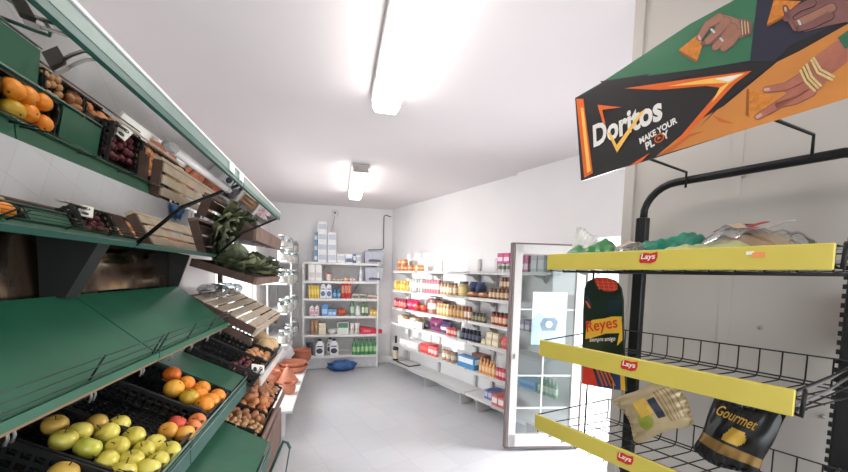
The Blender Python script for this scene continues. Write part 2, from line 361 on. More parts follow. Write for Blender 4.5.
    # decks
    def deck(b, tr, s, back, ya, yb):
        strip(b, (back, zt(back, tr, s)-.104), (tr[0], tr[1]-.104), ya, yb, GREEN, -.006)
        b.box((tr[0]+.006, (ya+yb)/2, tr[1]-.06), (.006, yb-ya, .075), DGREEN)
        b.tube([(tr[0]+.012, ya, tr[1]-.005), (tr[0]+.012, yb, tr[1]-.005)], .004, GGREEN, 5); b.tube([(tr[0]+.012, ya, tr[1]-.035), (tr[0]+.012, yb, tr[1]-.035)], .003, GGREEN, 5)
    P('tray_deck', lambda b: deck(b, T1, S1, -.92, g, L-g))
    if lower_y0 < L: P('lower_deck', lambda b: (deck(b, (T2[0], T2[1]), S2, -.85, max(g, lower_y0), L-g), strip(b, (-.80, zt(-.80, T2, S2)-.004), (T2[0], T2[1]-.004), max(g, lower_y0), L-g, GREEN, -.006)))
    P('plinth', lambda b: (b.box((-.74, L/2, .14), (.38, L-2*g, .28), DARK)))
    if L < .85:
        P('cover_board', lambda b: (strip(b, (-.90, zt(-.90, T1, S1)-.003), (T1[0], T1[1]-.003), 1.985-y0, L-g, GREEN, -.006)))
        P('frame_loop', lambda b: (b.tube([(-.39, L-.03, .3), (-.335, L-.03, .44), (-.315, L-.03, .487), (-.29, L-.03, .475), (-.275, L-.03, .44)], .009, DGREEN, 7), b.tube([(-.278, L-.03, .445), (-.315, L-.03, .2)], .004, DGREEN, 5)))
    return t
d1 = display('green produce display with tilted mirrors, the one holding yellow apples', Y0, YS, 0)
d2 = display('green produce display with tilted mirrors, the one holding the orange crate and wood crates beyond', YS, YE, 0)
# unlit tube and little arm lamps under the canopy
tl = thing('tube_lamp', 'unlit slim tube lamp fixed under the mirrored canopy rim', 'lamp', (-.385, .98, 1.782))
mb = MB(); mb.tube([(0, .02, 0), (0, .42, 0)], .010, mat('tube_glass', (214, 208, 206), .25), 10); mb.build('tube', tl)
for yy in (.0, .44): MB().box((0, yy, .004), (.024, .04, .026), mat('lamp_socket', (150, 146, 144), .5), bev=.006).build('socket', tl)
ARM = mat('lamp_arm_grey', (140, 134, 128), .4, .3)
MN = Vector((RIM[1]-CREASE[1], 0, -(RIM[0]-CREASE[0]))).normalized()
def on_mirror(px, py, off=.004): return hit(px, py, Vector((RIM[0], 0, RIM[1])) + MN*off, MN)
for arm, head, lb in ((((78, 39), (66, 35), (54, 31), (40, 27)), ((40, 25), (22, 18), (24, 24), (40, 31)), 'small grey arm lamp under the canopy, nearer the top corner'),
    (((108, 63), (97, 59.5), (86, 60), (76, 63.5), (68, 68)), ((69, 66), (53, 72.5), (56, 77), (70, 70)), 'small grey arm lamp under the canopy beside the slim tube')):
    a = thing('arm_lamp', lb, 'lamp', on_mirror(*arm[0]), group='arm lamps under the canopy'); o0 = a.location.copy()
    MB().tube([on_mirror(*p, .006)-o0 for p in arm], .0024, ARM, 6).build('arm', a)
    MB().hexa([on_mirror(*p, .014)-o0 for p in head]+[on_mirror(*p, .004)-o0 for p in head], ARM).build('head', a)

# ------------------------------------------------------------------ crates: local x down the slope to the front, y along, z out of it
TH1, TH2 = math.atan(S1), math.atan(S2)
def crate_mesh(W, L, h, m=BPLAS):
    b = MB(); t = .008
    for x in (-L+t/2, -t/2):
        for z in (-.006, -h+.006): b.box((x, W/2, z), (t, W, .016), m)
        b.box((x, W/2, -h/2), (t*.6, W, .014), m)
        for i in range(9): b.box((x, .01+(W-.02)*i/8, -h/2), (t*.6, .010, h), m)
    for y in (t/2, W-t/2):
        for z in (-.006, -h+.006): b.box((-L/2, y, z), (L, t, .016), m)
        b.box((-L/2, y, -h/2), (L, t*.6, .014), m)
        for i in range(13): b.box((-.01-(L-.02)*i/12, y, -h/2), (.010, t*.6, h), m)
    b.box((-L/2, W/2, -h+.001), (L-.01, W-.01, .002), mat('crate_shade', (9, 14, 12), .5, 0, .1))  # near-black sheet added to paint the shade inside the crates
    for i in range(12): b.box((-L/2, .012+(W-.024)*i/11, -h+.004), (L-.01, .006, .005), m)
    for i in range(16): b.box((-.01-(L-.02)*i/15, W/2, -h+.004), (.005, W-.01, .005), m)
    return b.mesh('basket')
def crate(label, tr, th, y, W, L=.42, h=.08, me=None, g=None, off=.0):
    t = thing('produce_crate', label, 'crate', (tr[0]-off*cos(th), y, tr[1]+off*sin(th)), (0, th, 0), g)
    put(me or crate_mesh(W, L, h), 'basket', t)
    for y0 in (.0, W-.012): MB().box((-.06, y0+.006, .004), (.05, .010, .012), BPLAS).build('handle', t)
    return t
CM = crate_mesh(.296, .42, .08)
GC = 'black plastic produce crates'
crate('narrow black crate full of yellow apples', T1, TH1, 1.15, .212, me=crate_mesh(.212, .42, .08), g=GC)
for y, lb in ((.846, 'black crate nearest the picture corner, holding one russet apple'), (1.363, 'half empty black crate with a few red and orange peaches'), (1.658, 'black crate holding the oranges')):
    crate(lb, T1, TH1, y+.002, .296, me=CM, g=GC)
for y, lb in ((2.27, 'black crate beyond the green board with purple plums'), (2.575, 'black crate with small mandarins between plums and melons'), (2.88, 'black crate with pale melons under the slatted wood crate')):
    crate(lb, T1b, TH1, y, .296, me=CM, g=GC)
for y, lb in ((2.27, 'low black crate of walnuts and potatoes by the green plate'), (2.575, 'low black crate of onions'), (2.88, 'low black crate of brown yams at the far end')):
    crate(lb, T2b, TH1, y, .296, me=CM, g=GC)
# ------------------------------------------------------------------ fruit
def fruit_mesh(name, r, m, kind):
    b = MB()
    def f(th, ph):
        if kind == 'apple':
            u = th/pi; return 1.0 - .30*math.exp(-((pi-th)/.42)**2) - .16*math.exp(-(th/.4)**2) + .02*sin(5*ph)*sin(th)*(1 if u < .4 else .3) - .05*(1-u)
        if kind == 'onion': return 1 - .08*cos(th)**2 + .35*math.exp(-((pi-th)/.28)**2)
        if kind == 'walnut': return 1 + .06*sin(7*ph)*sin(3*th)
        if kind == 'potato': return 1 + .08*sin(2*ph+1)*sin(th) + .05*cos(3*th)
        if kind == 'melon': return 1 + .02*abs(sin(5*ph))
        return 1 - .05*math.exp(-((pi-th)/.25)**2)
    s = {'apple': (1, 1, .94), 'potato': (1.35, .95, .85), 'melon': (1.0, 1.0, 1.1), 'walnut': (1.1, 1, 1)}.get(kind, (1, 1, .97))
    b.ell((0, 0, 0), (r*s[0], r*s[1], r*s[2]), m, 16, 12, None, f)
    me = b.mesh(name); return me
def fruit_mat(name, c1, c2, rough=.35, sc_=14, speck=None, bump=.06):
    m = mat(name, c1, rough, 0, .1, sc_, bump); nt = m.node_tree
    rp = [n for n in nt.nodes if n.type == 'VALTORGB'][0]
    rp.color_ramp.elements[0].color = (*lin(c1), 1); rp.color_ramp.elements[1].color = (*lin(c2), 1)
    return m
STEM = mat('fruit_stem', (74, 58, 34), .8)
KINDS = {
 'apple': ('apple', 'apple', .0345, fruit_mat('apple_yellow', (206, 190, 70), (226, 212, 104), .32, 9)),
 'russet': ('apple', 'apple', .0345, fruit_mat('apple_russet', (196, 150, 66), (206, 178, 84), .4, 9)),
 'green': ('apple', 'apple', .0365, fruit_mat('apple_green', (174, 176, 58), (200, 196, 84), .32, 9)),
 'orange': ('orange', 'orange', .039, fruit_mat('orange_peel', (236, 136, 28), (244, 156, 48), .4, 60, bump=.3)),
 'yorange': ('orange', 'orange', .043, fruit_mat('orange_yellow_peel', (240, 166, 46), (246, 186, 76), .4, 40, bump=.3)),
 'dorange': ('orange', 'orange', .039, fruit_mat('orange_dark_peel', (222, 100, 26), (234, 122, 34), .4, 60, bump=.3)),
 'gorange': ('orange', 'orange', .04, fruit_mat('orange_olive_peel', (196, 150, 34), (206, 168, 54), .4, 60, bump=.3)),
 'peach': ('peach', 'apple', .034, fruit_mat('peach_skin', (226, 120, 70), (236, 150, 84), .5, 12)),
 'redpeach': ('peach', 'apple', .035, fruit_mat('peach_red_skin', (206, 66, 50), (222, 96, 66), .5, 12)),
 'ypeach': ('peach', 'apple', .034, fruit_mat('peach_yellow_skin', (232, 160, 60), (240, 178, 84), .5, 12)),
 'plum': ('plum', 'round', .022, fruit_mat('plum_skin', (92, 36, 48), (120, 52, 58), .35, 12)),
 'mandarin': ('mandarin', 'round', .025, fruit_mat('mandarin_peel', (214, 140, 84), (232, 178, 130), .45, 20)),
 'melon': ('melon', 'melon', .058, fruit_mat('melon_rind', (202, 164, 116), (222, 192, 150), .6, 12)),
 'onion': ('onion', 'onion', .032, fruit_mat('onion_skin', (184, 110, 66), (210, 146, 98), .45, 10)),
 'walnut': ('walnut', 'walnut', .019, fruit_mat('walnut_shell', (170, 124, 84), (200, 156, 112), .7, 40, bump=.6)),
 'potato': ('potato', 'potato', .03, fruit_mat('potato_skin', (166, 110, 74), (192, 138, 98), .7, 14, bump=.3)),
}
FM = {k: fruit_mesh(v[0], v[2], v[3], v[1]) for k, v in KINDS.items()}
SM = MB().tube([(0, 0, .0), (.001, 0, .010), (.004, 0, .018)], .0016, STEM, 5).mesh('stem')
CALYX = {k: MB().ell((0, 0, 0), (.005, .005, .002), STEM, 8, 4).mesh('calyx') for k in ('o',)}
def fruit(kind, p, label, group, parts=True, tilt=None):
    nm, shp, r, m = KINDS[kind]
    o = single(FM[kind], nm, label, nm, p, tilt or (random.uniform(-.9, .9), random.uniform(-.2, .9), random.uniform(0, 6)), group)
    s = random.uniform(.94, 1.05); o.scale = (s, s, s)
    if parts and nm == 'apple': put(SM, 'stem', o).location = (0, 0, r*.62)
    if parts and nm == 'orange': put(CALYX['o'], 'calyx', o).location = (0, 0, r*.91)
    if parts and nm == 'peach': put(SM, 'stem', o).location = (0, 0, r*.58)
    return o
NT1 = Vector((sin(TH1), 0, cos(TH1)))
def on_tier(px, py, tr, up): return hit(px, py, Vector((tr[0], 0, tr[1])) + NT1*up, NT1)
def survey(lst, tr, up, group, noun, where):
    lst = sorted(lst, key=lambda e: e[1])
    for i, (k, px, py) in enumerate(lst):
        fruit(k, on_tier(px, py, tr, up), f'{noun(k)}, {ORD[i]} along {where}', group)
apples = [('russet', 55, 425), ('apple', 63.6, 440), ('apple', 80, 432), ('russet', 96, 424), ('apple', 107, 433.5), ('green', 88, 448), ('apple', 119, 424.5), ('apple', 117, 447), ('apple', 106, 461.5), ('apple', 133.7, 437), ('apple', 143.6, 450.5), ('apple', 155, 444.5), ('apple', 131, 461), ('apple', 157, 461.5), ('apple', 169, 451.5), ('apple', 148, 468.5), ('apple', 123, 472)]
AC = {'russet': 'russet-blushed apple', 'apple': 'yellow apple', 'green': 'greenish apple with its dimple showing'}
survey(apples, T1, -.012, 'apples in the full crate', lambda k: AC[k], 'the full apple crate from its dark end')
fruit('russet', on_tier(63, 474, T1, -.02), 'lone russet apple in the crate at the picture corner', None)
PC = {'redpeach': 'red peach', 'ypeach': 'yellow-orange peach', 'peach': 'pinkish orange peach'}
survey([('redpeach', 177, 424), ('ypeach', 168, 431), ('peach', 197, 421.5), ('peach', 192, 428.5), ('ypeach', 185, 434)], T1, -.02, 'peaches in the half empty crate', lambda k: PC[k], 'the half empty crate')
OC = {'dorange': 'dark orange', 'yorange': 'large pale orange', 'gorange': 'greenish-yellow orange', 'orange': 'bright orange'}
survey([('dorange', 172, 374.5), ('yorange', 174, 388.5), ('orange', 186, 384), ('gorange', 189, 398), ('orange', 202, 388.5), ('orange', 198.5, 395), ('orange', 217, 396.5), ('orange', 210, 401), ('orange', 204, 405.5)], T1, -.008, 'oranges in the black crate', lambda k: OC[k], 'the orange crate from its dark end')
def fill(kind, tr, y0, y1, x0, x1, n, label, group, up=-.02, dmin=.0, mix=None):
    r = KINDS[kind][2]; pts = []; tries = 0
    while len(pts) < n and tries < 4000:
        tries += 1
        a, y = random.uniform(x0, x1), random.uniform(y0, y1)
        if all(hypot(a-p[0], y-p[1]) > r*(1.75 if not dmin else dmin) for p in pts):
            pts.append((a, y))
    for a, y in pts:
        p = Vector((tr[0]-a*cos(TH1), y, tr[1]+a*sin(TH1))) + NT1*(up+random.uniform(-.004, .010))
        fruit(mix[random.randrange(len(mix))] if mix else kind, p, label, group, False)
fill('plum', T1b, 2.30, 2.53, .03, .17, 26, 'purple plum in the dark crate by the price tag', 'plums', -.045)
fill('mandarin', T1b, 2.60, 2.845, .03, .16, 20, 'small pale mandarin in the crate beyond the plums', 'mandarins', -.04)
for i, (y, a) in enumerate(((2.95, .09), (3.06, .07), (3.13, .16))):
    p = Vector((T1b[0]-a*cos(TH1), y, T1b[1]+a*sin(TH1))) + NT1*(-.01)
    fruit('melon', p, f'pale round melon, {ORD[i]} from the aisle side crate end', 'melons', False)
fill('walnut', T2b, 2.285, 2.40, .015, .30, 60, 'wrinkled brown walnut heaped in the low crate', 'walnuts', -.012)
fill('potato', T2b, 2.45, 2.55, .03, .30, 9, 'brown potato at the back of the walnut crate', 'potatoes', -.03)
fill('onion', T2b, 2.60, 2.85, .04, .32, 22, 'brown-skinned onion in the low crate', 'onions', -.02)
fill('onion', T2b, 2.62, 2.83, .06, .28, 9, 'brown-skinned onion on top of the heap', 'onions on top', .025)
fill('potato', T2b, 2.91, 3.15, .04, .32, 22, 'brown yam in the low crate at the far end', 'yams', -.02)
# price tags
def price_tag(label, p, rot):
    t = thing('price_tag', label, 'price tag', p, rot, 'small price tags'); MB().box((0, 0, .03), (.085, .003, .06), mat('tag_white', (222, 220, 212), .5)).build('card', t)
    mb = MB(); mb.ell((-.02, -.002, .028), (.012, .001, .016), BLACK, 12, 6); mb.ell((.02, -.002, .034), (.011, .001, .014), BLACK, 12, 6); mb.ell((.02, -.0032, .034), (.006, .0006, .008), MATS['tag_white'], 10, 5); mb.build('print', t)
    return t
pp = Vector((T1b[0]-.02, 2.36, T1b[1]-.02)) ; price_tag('small white price tag clipped on the plum crate', pp, (-.5, .3, radians(40)))
# ------------------------------------------------------------------ wooden crate stand and crates
st = thing('crate_stand', 'dark wooden stand carrying the crates beyond the green displays', 'stand', (0, 2.262, 0))
mb = MB()
for y in (.0, .93): MB().box((-.9, y+.02, .62), (.035, .03, 1.24), WOODD).build('post', st)
for y in (.005, .915):
    for tr_, s, h in ((T1b, S1, .095), (T2b, S1, .095)):
        MB().hexa([(-.90, y, zt(-.90, tr_, s)-h-.04), (-.5, y, zt(-.5, tr_, s)-h-.04), (-.5, y+.03, zt(-.5, tr_, s)-h-.04), (-.90, y+.03, zt(-.90, tr_, s)-h-.04), (-.90, y, zt(-.90, tr_, s)-h), (-.5, y, zt(-.5, tr_, s)-h), (-.5, y+.03, zt(-.5, tr_, s)-h), (-.90, y+.03, zt(-.90, tr_, s)-h)], WOODD).build('bearer', st)
    MB().hexa([(-.90, y, 1.30), (-.5, y, 1.06), (-.5, y+.03, 1.06), (-.90, y+.03, 1.30), (-.90, y, 1.34), (-.5, y, 1.10), (-.5, y+.03, 1.10), (-.90, y+.03, 1.34)], WOODD).build('bearer', st)
mb = MB()
for tr_, m_ in ((T1b, mat('white_board', (206, 198, 190), .6)), (T2b, WOODB)): MB().box((tr_[0]+.011, .47, tr_[1]-.045), (.010, .92, .05), m_).build('front_board', st)
mb = MB()
for x in (-.93,):
    for y in (.02, .95): MB().box((x, y, 1.0), (.03, .03, 1.9), WOODD).build('upright', st)
def wood_crate(label, x, y, z, th, W, L, h, side, front, floor_m, slats, g='wooden crates on the stand'):
    t = thing('wooden_crate', label, 'crate', (x, y, z), (0, th, 0), g)
    def P(nm, f): 
        b = MB(); f(b); b.build(nm, t)
    P('front_board', lambda b: b.box((-.008, W/2, -h/2), (.016, W, h), front))
    P('back_board', lambda b: b.box((-L+.008, W/2, -h/2), (.016, W, h), side))
    for yy in (.008, W-.008): P('side_board', lambda b: b.box((-L/2, yy, -h/2), (L-.034, .014, h), side))
    P('slat_floor', lambda b: [b.box((-(L-.03)*(i+.5)/slats-.015, W/2, -h+.006), ((L-.03)/slats*.74, W-.034, .010), floor_m) for i in range(slats)])
    return t
b_ = wood_crate('upturned wooden crate with pale slats lying above the melons', -.46, 2.29, 1.15, math.atan(.55), .86, .42, .045, WOODD, WOODP, WOODP, 6)
for ch in b_.children:
    if ch.name.startswith('slat_floor'): ch.location = (0, 0, .04)      # slats uppermost
wood_crate('lower wooden crate of dark lettuces on the stand', -.463, 2.29, 1.458, math.atan(.30), .86, .36, .045, WOODD, WOODB, WOODD, 5)  # darker side boards hold the backlit shade in their colour
wood_crate('upper wooden crate of dark lettuces on the stand', -.463, 2.29, 1.762, math.atan(.12), .92, .36, .085, WOODD, WOODB, WOODD, 5)
wood_crate('brown wooden crate on the floor under the onions', -.475, 2.33, .33, 0, .9, .34, .30, WOODB, WOODB, WOODD, 5)
LEAFM = [fruit_mat('lettuce_dark', (52, 60, 42), (84, 92, 66), .6, 25, bump=.4), fruit_mat('lettuce_mid', (98, 106, 76), (138, 142, 106), .6, 25, bump=.4)]
def lettuce_mesh(seed, R=.1):
    rn = random.Random(seed); b = MB()
    for i in range(40):
        el = rn.uniform(-.2, 1.45); az = rn.uniform(0, 2*pi); ln = R*rn.uniform(.65, 1.4); wd = ln*rn.uniform(.32, .6); nu, nv = 7, 6; vs = []
        ph = rn.uniform(0, 6)
        for a in range(nv+1):
            v = a/nv
            for c in range(nu+1):
                u = c/nu*2-1; prof = sin(pi*min(1, v*.85+.12))**.7
                x = ln*v; y = wd*u*prof; z = .25*ln*v*v*(-1 if el > .7 else .2) + .1*ln*abs(u)**2 + .045*ln*sin(9*u+ph+4*v)*v + .03*ln*sin(13*v+ph)
                q = Vector((x, y, z)); q = Matrix.Rotation(az, 3, 'Z') @ (Matrix.Rotation(-el, 3, 'Y') @ q); vs.append(q)
        fs = [(a*(nu+1)+c, a*(nu+1)+c+1, (a+1)*(nu+1)+c+1, (a+1)*(nu+1)+c) for a in range(nv) for c in range(nu)]
        b.add(vs, fs, LEAFM[rn.random() < .4], True)
    return b.mesh('lettuce')
LM = [lettuce_mesh(k) for k in range(4)]
for i, (x, y, z, s) in enumerate(((-.62, 2.40, 1.53, 1.15), (-.56, 2.58, 1.505, 1.15), (-.69, 2.60, 1.53, 1.1), (-.56, 2.80, 1.50, 1.15), (-.55, 3.02, 1.495, 1.1))):
    single(LM[i % 4], 'lettuce', f'dark leafy lettuce, {ORD[i]} from the display end in the lower wooden crate', 'lettuce', (x, y, z-.01), (0, 0, i*1.3), 'lettuces in the lower crate', (s,)*3)
for i, (x, y, z, s) in enumerate(((-.72, 2.36, 1.735, 1.1), (-.60, 2.40, 1.71, 1.05), (-.62, 2.60, 1.72, 1.05), (-.64, 2.85, 1.72, 1.0))):
    single(LM[(i+1) % 4], 'lettuce', f'dark leafy lettuce, {ORD[i]} from the display end in the upper wooden crate', 'lettuce', (x, y, z-.01), (0, 0, i*2.1), 'lettuces in the upper crate', (s,)*3)
# clear plastic punnets behind the slatted crate
PUN = glass_mat('punnet_plastic', (226, 228, 230), .25, .08)
for i, (y, x, lb) in enumerate(((2.42, -.74, 'clear domed plastic tub under the lower lettuce crate'), (2.66, -.72, 'second clear domed tub farther along under the lettuce crate'))):
    t = thing('plastic_tub', lb, 'tub', (x, y, 1.335), group='clear plastic tubs'); MB().lathe([(.05, 0), (.075, .02), (.085, .04)], 20, PUN).build('base', t)
    MB().lathe([(.088, .04), (.088, .045), (.08, .06), (.06, .075), (.02, .082)], 20, PUN).build('lid', t)
# ------------------------------------------------------------------ shelf goods: shared shapes
GM = {}
def cm(rgb, rough=.4): return mat('paint_%d_%d_%d_%d' % (*rgb, int(rough*100)), rgb, rough, 0, .04, 30)
def key(f): 
    def g(*a):
        k = (f.__name__,)+a
        if k not in GM: GM[k] = f(*a)
        return GM[k]
    return g
@key
def can_me(r, h, body, band, lid):
    return MB().lathe([(r*.94, 0, cm(lid)), (r, .006, cm(body)), (r, h*.3, cm(band)), (r, h*.7, cm(body)), (r, h-.008, cm(lid)), (r*.93, h-.003), (r*.86, h-.003), (r*.85, h-.007)], 14, cm(lid)).mesh('tin')
@key
def jar_me(r, h, body, label, lid):
    return MB().lathe([(r*.9, 0, cm(body, .15)), (r, .008, cm(body, .15)), (r, h*.2, cm(label)), (r, h*.62, cm(body, .15)), (r*.98, h*.7, cm(body, .15)), (r*.72, h*.8, cm(body, .15)), (r*.72, h*.84, cm(lid)), (r*.8, h*.84, cm(lid)), (r*.8, h*.985, cm(lid)), (r*.75, h, cm(lid))], 14, cm(lid)).mesh('jar')
@key
def bottle_me(r, h, body, label, lid):
    return MB().lathe([(r*.9, 0, cm(body, .2)), (r, .01, cm(body, .2)), (r, h*.2, cm(label)), (r, h*.52, cm(body, .2)), (r, h*.6, cm(body, .2)), (r*.45, h*.78, cm(body, .2)), (r*.32, h*.84, cm(body, .2)), (r*.32, h*.88, cm(lid)), (r*.4, h*.88, cm(lid)), (r*.4, h*.99, cm(lid)), (r*.3, h, cm(lid))], 14, cm(lid)).mesh('bottle')
@key
def box_me(w, d, h, body, band, z0, z1):
    b = MB(); b.box((0, 0, h/2), (w, d, h), cm(body), bev=.003)
    b.box((0, -d/2-.0012, h*(z0+z1)/2), (w*.86, .002, h*(z1-z0)), cm(band)); b.box((w/2+.0012, 0, h*(z0+z1)/2), (.002, d*.8, h*(z1-z0)), cm(band)); b.box((-w/2-.0012, 0, h*(z0+z1)/2), (.002, d*.8, h*(z1-z0)), cm(band))
    return b.mesh('box')
@key
def bag_me(w, d, h, body, band):
    """upright pillow bag: crimped top and bottom, bulging middle"""
    b = MB(); nu, nv = 20, 12
    rn = random.Random(hash((w, h, body)) % 999); ph = [rn.uniform(0, 6) for _ in range(4)]
    vs = []
    for j in range(nv+1):
        v = j/nv; bul = max(.04, sin(pi*min(1, max(0, (v-.04)/.92))))**.55; ww = w/2*(1-.12*sin(pi*v))
        for i in range(nu):
            a = 2*pi*i/nu; wr = 1+.09*sin(3*a+ph[0]+5*v)*(.3+bul*.7)+.05*sin(7*a+ph[1]-9*v)
            vs.append((ww*cos(a), d/2*bul*sin(a)*wr, h*v))
    for j in range(nv):
        fs = [(i, (i+1) % nu, nu+(i+1) % nu, nu+i) for i in range(nu)]
        b.add(vs[j*nu:(j+2)*nu], fs, cm(band if .3 < (j+.5)/nv < .62 else body, .35), True)
    return b.mesh('bag')
@key
def loaf_me(w, d, h, body, band):
    """soft pack lying on its side"""
    b = MB(); rn = random.Random(int(w*1000)+body[0]); p = [rn.uniform(0, 6) for _ in range(3)]
    def f(th, ph): return 1+.08*sin(3*ph+p[0])*sin(th)+.06*sin(5*th+p[1]+2*ph)
    b.ell((0, 0, h*.5), (w/2, d/2, h*.5), cm(body, .4), 14, 8, None, f)
    b.box((0, -d*.28, h*.72), (w*.45, d*.35, h*.42), cm(band, .4), bev=h*.12)
    return b.mesh('pack')
@key
def jug_me(w, d, h, body, label, lid):
    b = MB(); b.box((0, 0, h*.36), (w, d, h*.72), cm(body), bev=.014)
    b.hexa([(-w*.47, -d*.45, h*.70), (w*.47, -d*.45, h*.70), (w*.47, d*.45, h*.70), (-w*.47, d*.45, h*.70), (-w*.18, -d*.25, h*.9), (w*.18, -d*.25, h*.9), (w*.18, d*.25, h*.9), (-w*.18, d*.25, h*.9)], cm(body))
    b.lathe([(w*.2, h*.88), (w*.2, h), (w*.16, h)], 12, cm(lid))
    b.ell((0, -d/2-.001, h*.3), (w*.38, .003, h*.17), cm(label), 14, 6); b.box((0, -d/2-.0015, h*.58), (w*.6, .003, h*.07), cm(label))
    return b.mesh('jug')
W_, K_, BR = (236, 234, 232), (40, 38, 40), (120, 76, 52)
def good(me, name, label, cat, loc, rz, group): return single(me, name, label, cat, loc, (0, 0, rz), group)

# ------------------------------------------------------------------ wall shelves on the oblique wall
DF = 2.64; SZ = [.18, .45, .77, 1.0, 1.265, 1.55]
BRK = mat('bracket_enamel', (206, 203, 200), .45, var=.03)
def wall_shelf(label, t0, t1, pts, cut=0):
    """from t0 (far) to t1 (near); local x = -t measured from t0"""
    t = thing('goods_shelf', label, 'shelf', wp(t0, DF), (0, 0, WROT), 'white metal wall shelves'); L = t0-t1
    for k, z in enumerate(SZ):
        LL = L
        s0 = 0 if k == 0 or not cut else cut; b = MB(); b.box(((LL+s0)/2, .13, z-.011), (LL-s0-.006, .26, .022), SHELFW, bev=.003); b.box(((LL+s0)/2, .003, z-.014), (LL-s0-.006, .006, .03), SHELFW); bd = b.build('shelf_board', t)
    for u in pts:
        b = MB(); b.box((u, .252, .86), (.032, .026, 1.68), BRK); b.build('upright', t)
        for z in SZ[1:]:
            b = MB(); b.prism([(.02, z-.022), (.24, z-.022), (.24, z-.11), (.2, z-.10), (.16, z-.06), (.02, z-.035)], -.002, .002, BRK, Matrix.Translation((u, 0, 0)) @ Matrix.Rotation(pi/2, 4, 'Z')); b.build('bracket', t)
        b = MB(); b.hexa([(u-.004, .03, 0), (u+.004, .03, 0), (u+.004, .24, 0), (u-.004, .24, 0), (u-.004, .02, .155), (u+.004, .02, .155), (u+.004, .24, .155), (u-.004, .24, .155)], BRK); b.box((u, .13, .004), (.03, .2, .008), BRK); b.build('foot', t)
    return t
wall_shelf('white wall shelf in the sunlit corner stacked with jars', 5.06, 3.06, (.36, 1.16, 1.9), .27)
wall_shelf('white wall shelf beside and behind the open glass door', 3.05, 2.02, (.17, .86))
WGRP = 'goods on the wall shelves'
FAR = 'the rear corner'
def row(mk, name, cat, lb, px0, px1, py, n, k, h, group, D=None, shelf_lift=0., fill_=.94, depth=None, where=None):
    """n alike things side by side between two columns of the photograph on shelf k; mk(width, h) -> mesh"""
    z = SZ[k]+shelf_lift; a, b = w_t(px0, py, DF+.03), w_t(px1, py, DF+.03); wd = (a-b)/n
    me = mk(wd*fill_, h)
    for i in range(n):
        t = a-wd*(i+.5); q = wp(t, (D or DF+.025+(depth or wd)/2), z)
        good(me, name, (lb if n == 1 else f'{ORD[i]} {lb} from {where or FAR}'), cat, q, WROT, group)
rc = lambda *c: (lambda w, h: can_me(round(w/2, 4), h, *c))
rj = lambda *c: (lambda w, h: jar_me(round(w/2, 4), h, *c))
rb = lambda *c: (lambda w, h: bottle_me(round(w/2, 4), h, *c))
rx = lambda d, *c: (lambda w, h: box_me(round(w, 4), d, h, *c))
rg = lambda d, *c: (lambda w, h: bag_me(round(w, 4), d, h, *c))
rl = lambda d, *c: (lambda w, h: loaf_me(round(w, 4), d, h, *c))
OR_ = ((196, 108, 60), (226, 170, 120), (200, 150, 110))
# topmost board
row(rc(*OR_), 'tin', 'tin', 'orange tin in the lower layer, top board', 396, 410, 268, 4, 5, .085, 'orange tins')
row(rc(*OR_), 'tin', 'tin', 'orange tin in the upper layer, top board', 396.5, 404, 268, 2, 5, .085, 'orange tins', shelf_lift=.0855, D=DF+.07)
row(rc((214, 130, 66), (240, 196, 140), (230, 190, 150)), 'tin', 'tin', 'single orange tin standing apart on the top wall shelf', 412.5, 418, 269, 1, 5, .085, 'orange tins')
row(rc((206, 206, 206), (120, 130, 110), (180, 180, 180)), 'tin', 'tin', 'short tin under the pink boxes', 497, 509, 268, 3, 5, .085, 'short tins under pink boxes')
row(rx(.1, (202, 52, 120), (240, 210, 226), .2, .6), 'box', 'box', 'pink box stacked on short tins', 497, 509.5, 268, 2, 5, .10, 'pink boxes', shelf_lift=.086, D=DF+.075)
row(rx(.12, (196, 84, 130), (236, 214, 224), .15, .5), 'box', 'box', 'pink pack behind the door glass', 523, 531, 268, 2, 5, .15, 'packs behind the glass')
row(rx(.12, (176, 178, 176), (210, 210, 206), .2, .7), 'box', 'box', 'grey pack behind the door glass', 532, 546, 268, 2, 5, .15, 'packs behind the glass')
# second board from the top
row(rj((232, 180, 60), (240, 208, 110), (226, 190, 90)), 'jar', 'jar', 'yellow mustard jar', 393, 408, 287, 5, 4, .14, 'yellow jars')
row(rc((176, 178, 172), (226, 222, 214), (120, 116, 112)), 'tin', 'tin', 'tall grey and white tin', 408.5, 422, 287, 5, 4, .18, 'tall grey tins')
row(rc((196, 112, 124), (232, 204, 204), (140, 70, 84)), 'tin', 'tin', 'tall pink tin', 422.5, 438.5, 288, 6, 4, .175, 'tall pink tins')
row(rj((188, 146, 98), (226, 210, 184), (130, 110, 100)), 'jar', 'jar', 'tan preserve jar on the upper shelf', 439, 455.5, 290, 5, 4, .145, 'tan jars on the upper shelf')
row(rj((206, 180, 110), (226, 206, 140), (96, 100, 140)), 'jar', 'jar', 'big pale jar with blue lid beside the dark bags', 456, 463.5, 291, 1, 4, .17, None)
row(rg(.14, (70, 82, 122), (50, 54, 76)), 'bag', 'bag', 'dark blue bag on the second shelf', 464, 478, 292, 2, 4, .17, 'dark blue bags', depth=.2)
row(rl(.12, (176, 104, 68), (214, 188, 140)), 'pack', 'pack', 'orange-brown snack pack lying before the blue bags', 465, 487, 293, 2, 4, .06, 'snack packs', depth=.11)
BRJ = ((136, 88, 62), (214, 190, 160), (96, 74, 62))
row(rj(*BRJ), 'jar', 'jar', 'brown jar in the lower layer near the door', 487.5, 508, 296, 5, 4, .115, 'brown jars by the door')
row(rj(*BRJ), 'jar', 'jar', 'brown jar stacked in the upper layer near the door', 498, 508, 296, 3, 4, .115, 'brown jars by the door', shelf_lift=.1155, D=DF+.065)
row(rc((96, 150, 84), (150, 190, 120), (130, 116, 100)), 'tin', 'tin', 'small green tin behind the door glass', 537, 556, 290, 5, 4, .105, 'green tins behind the glass')
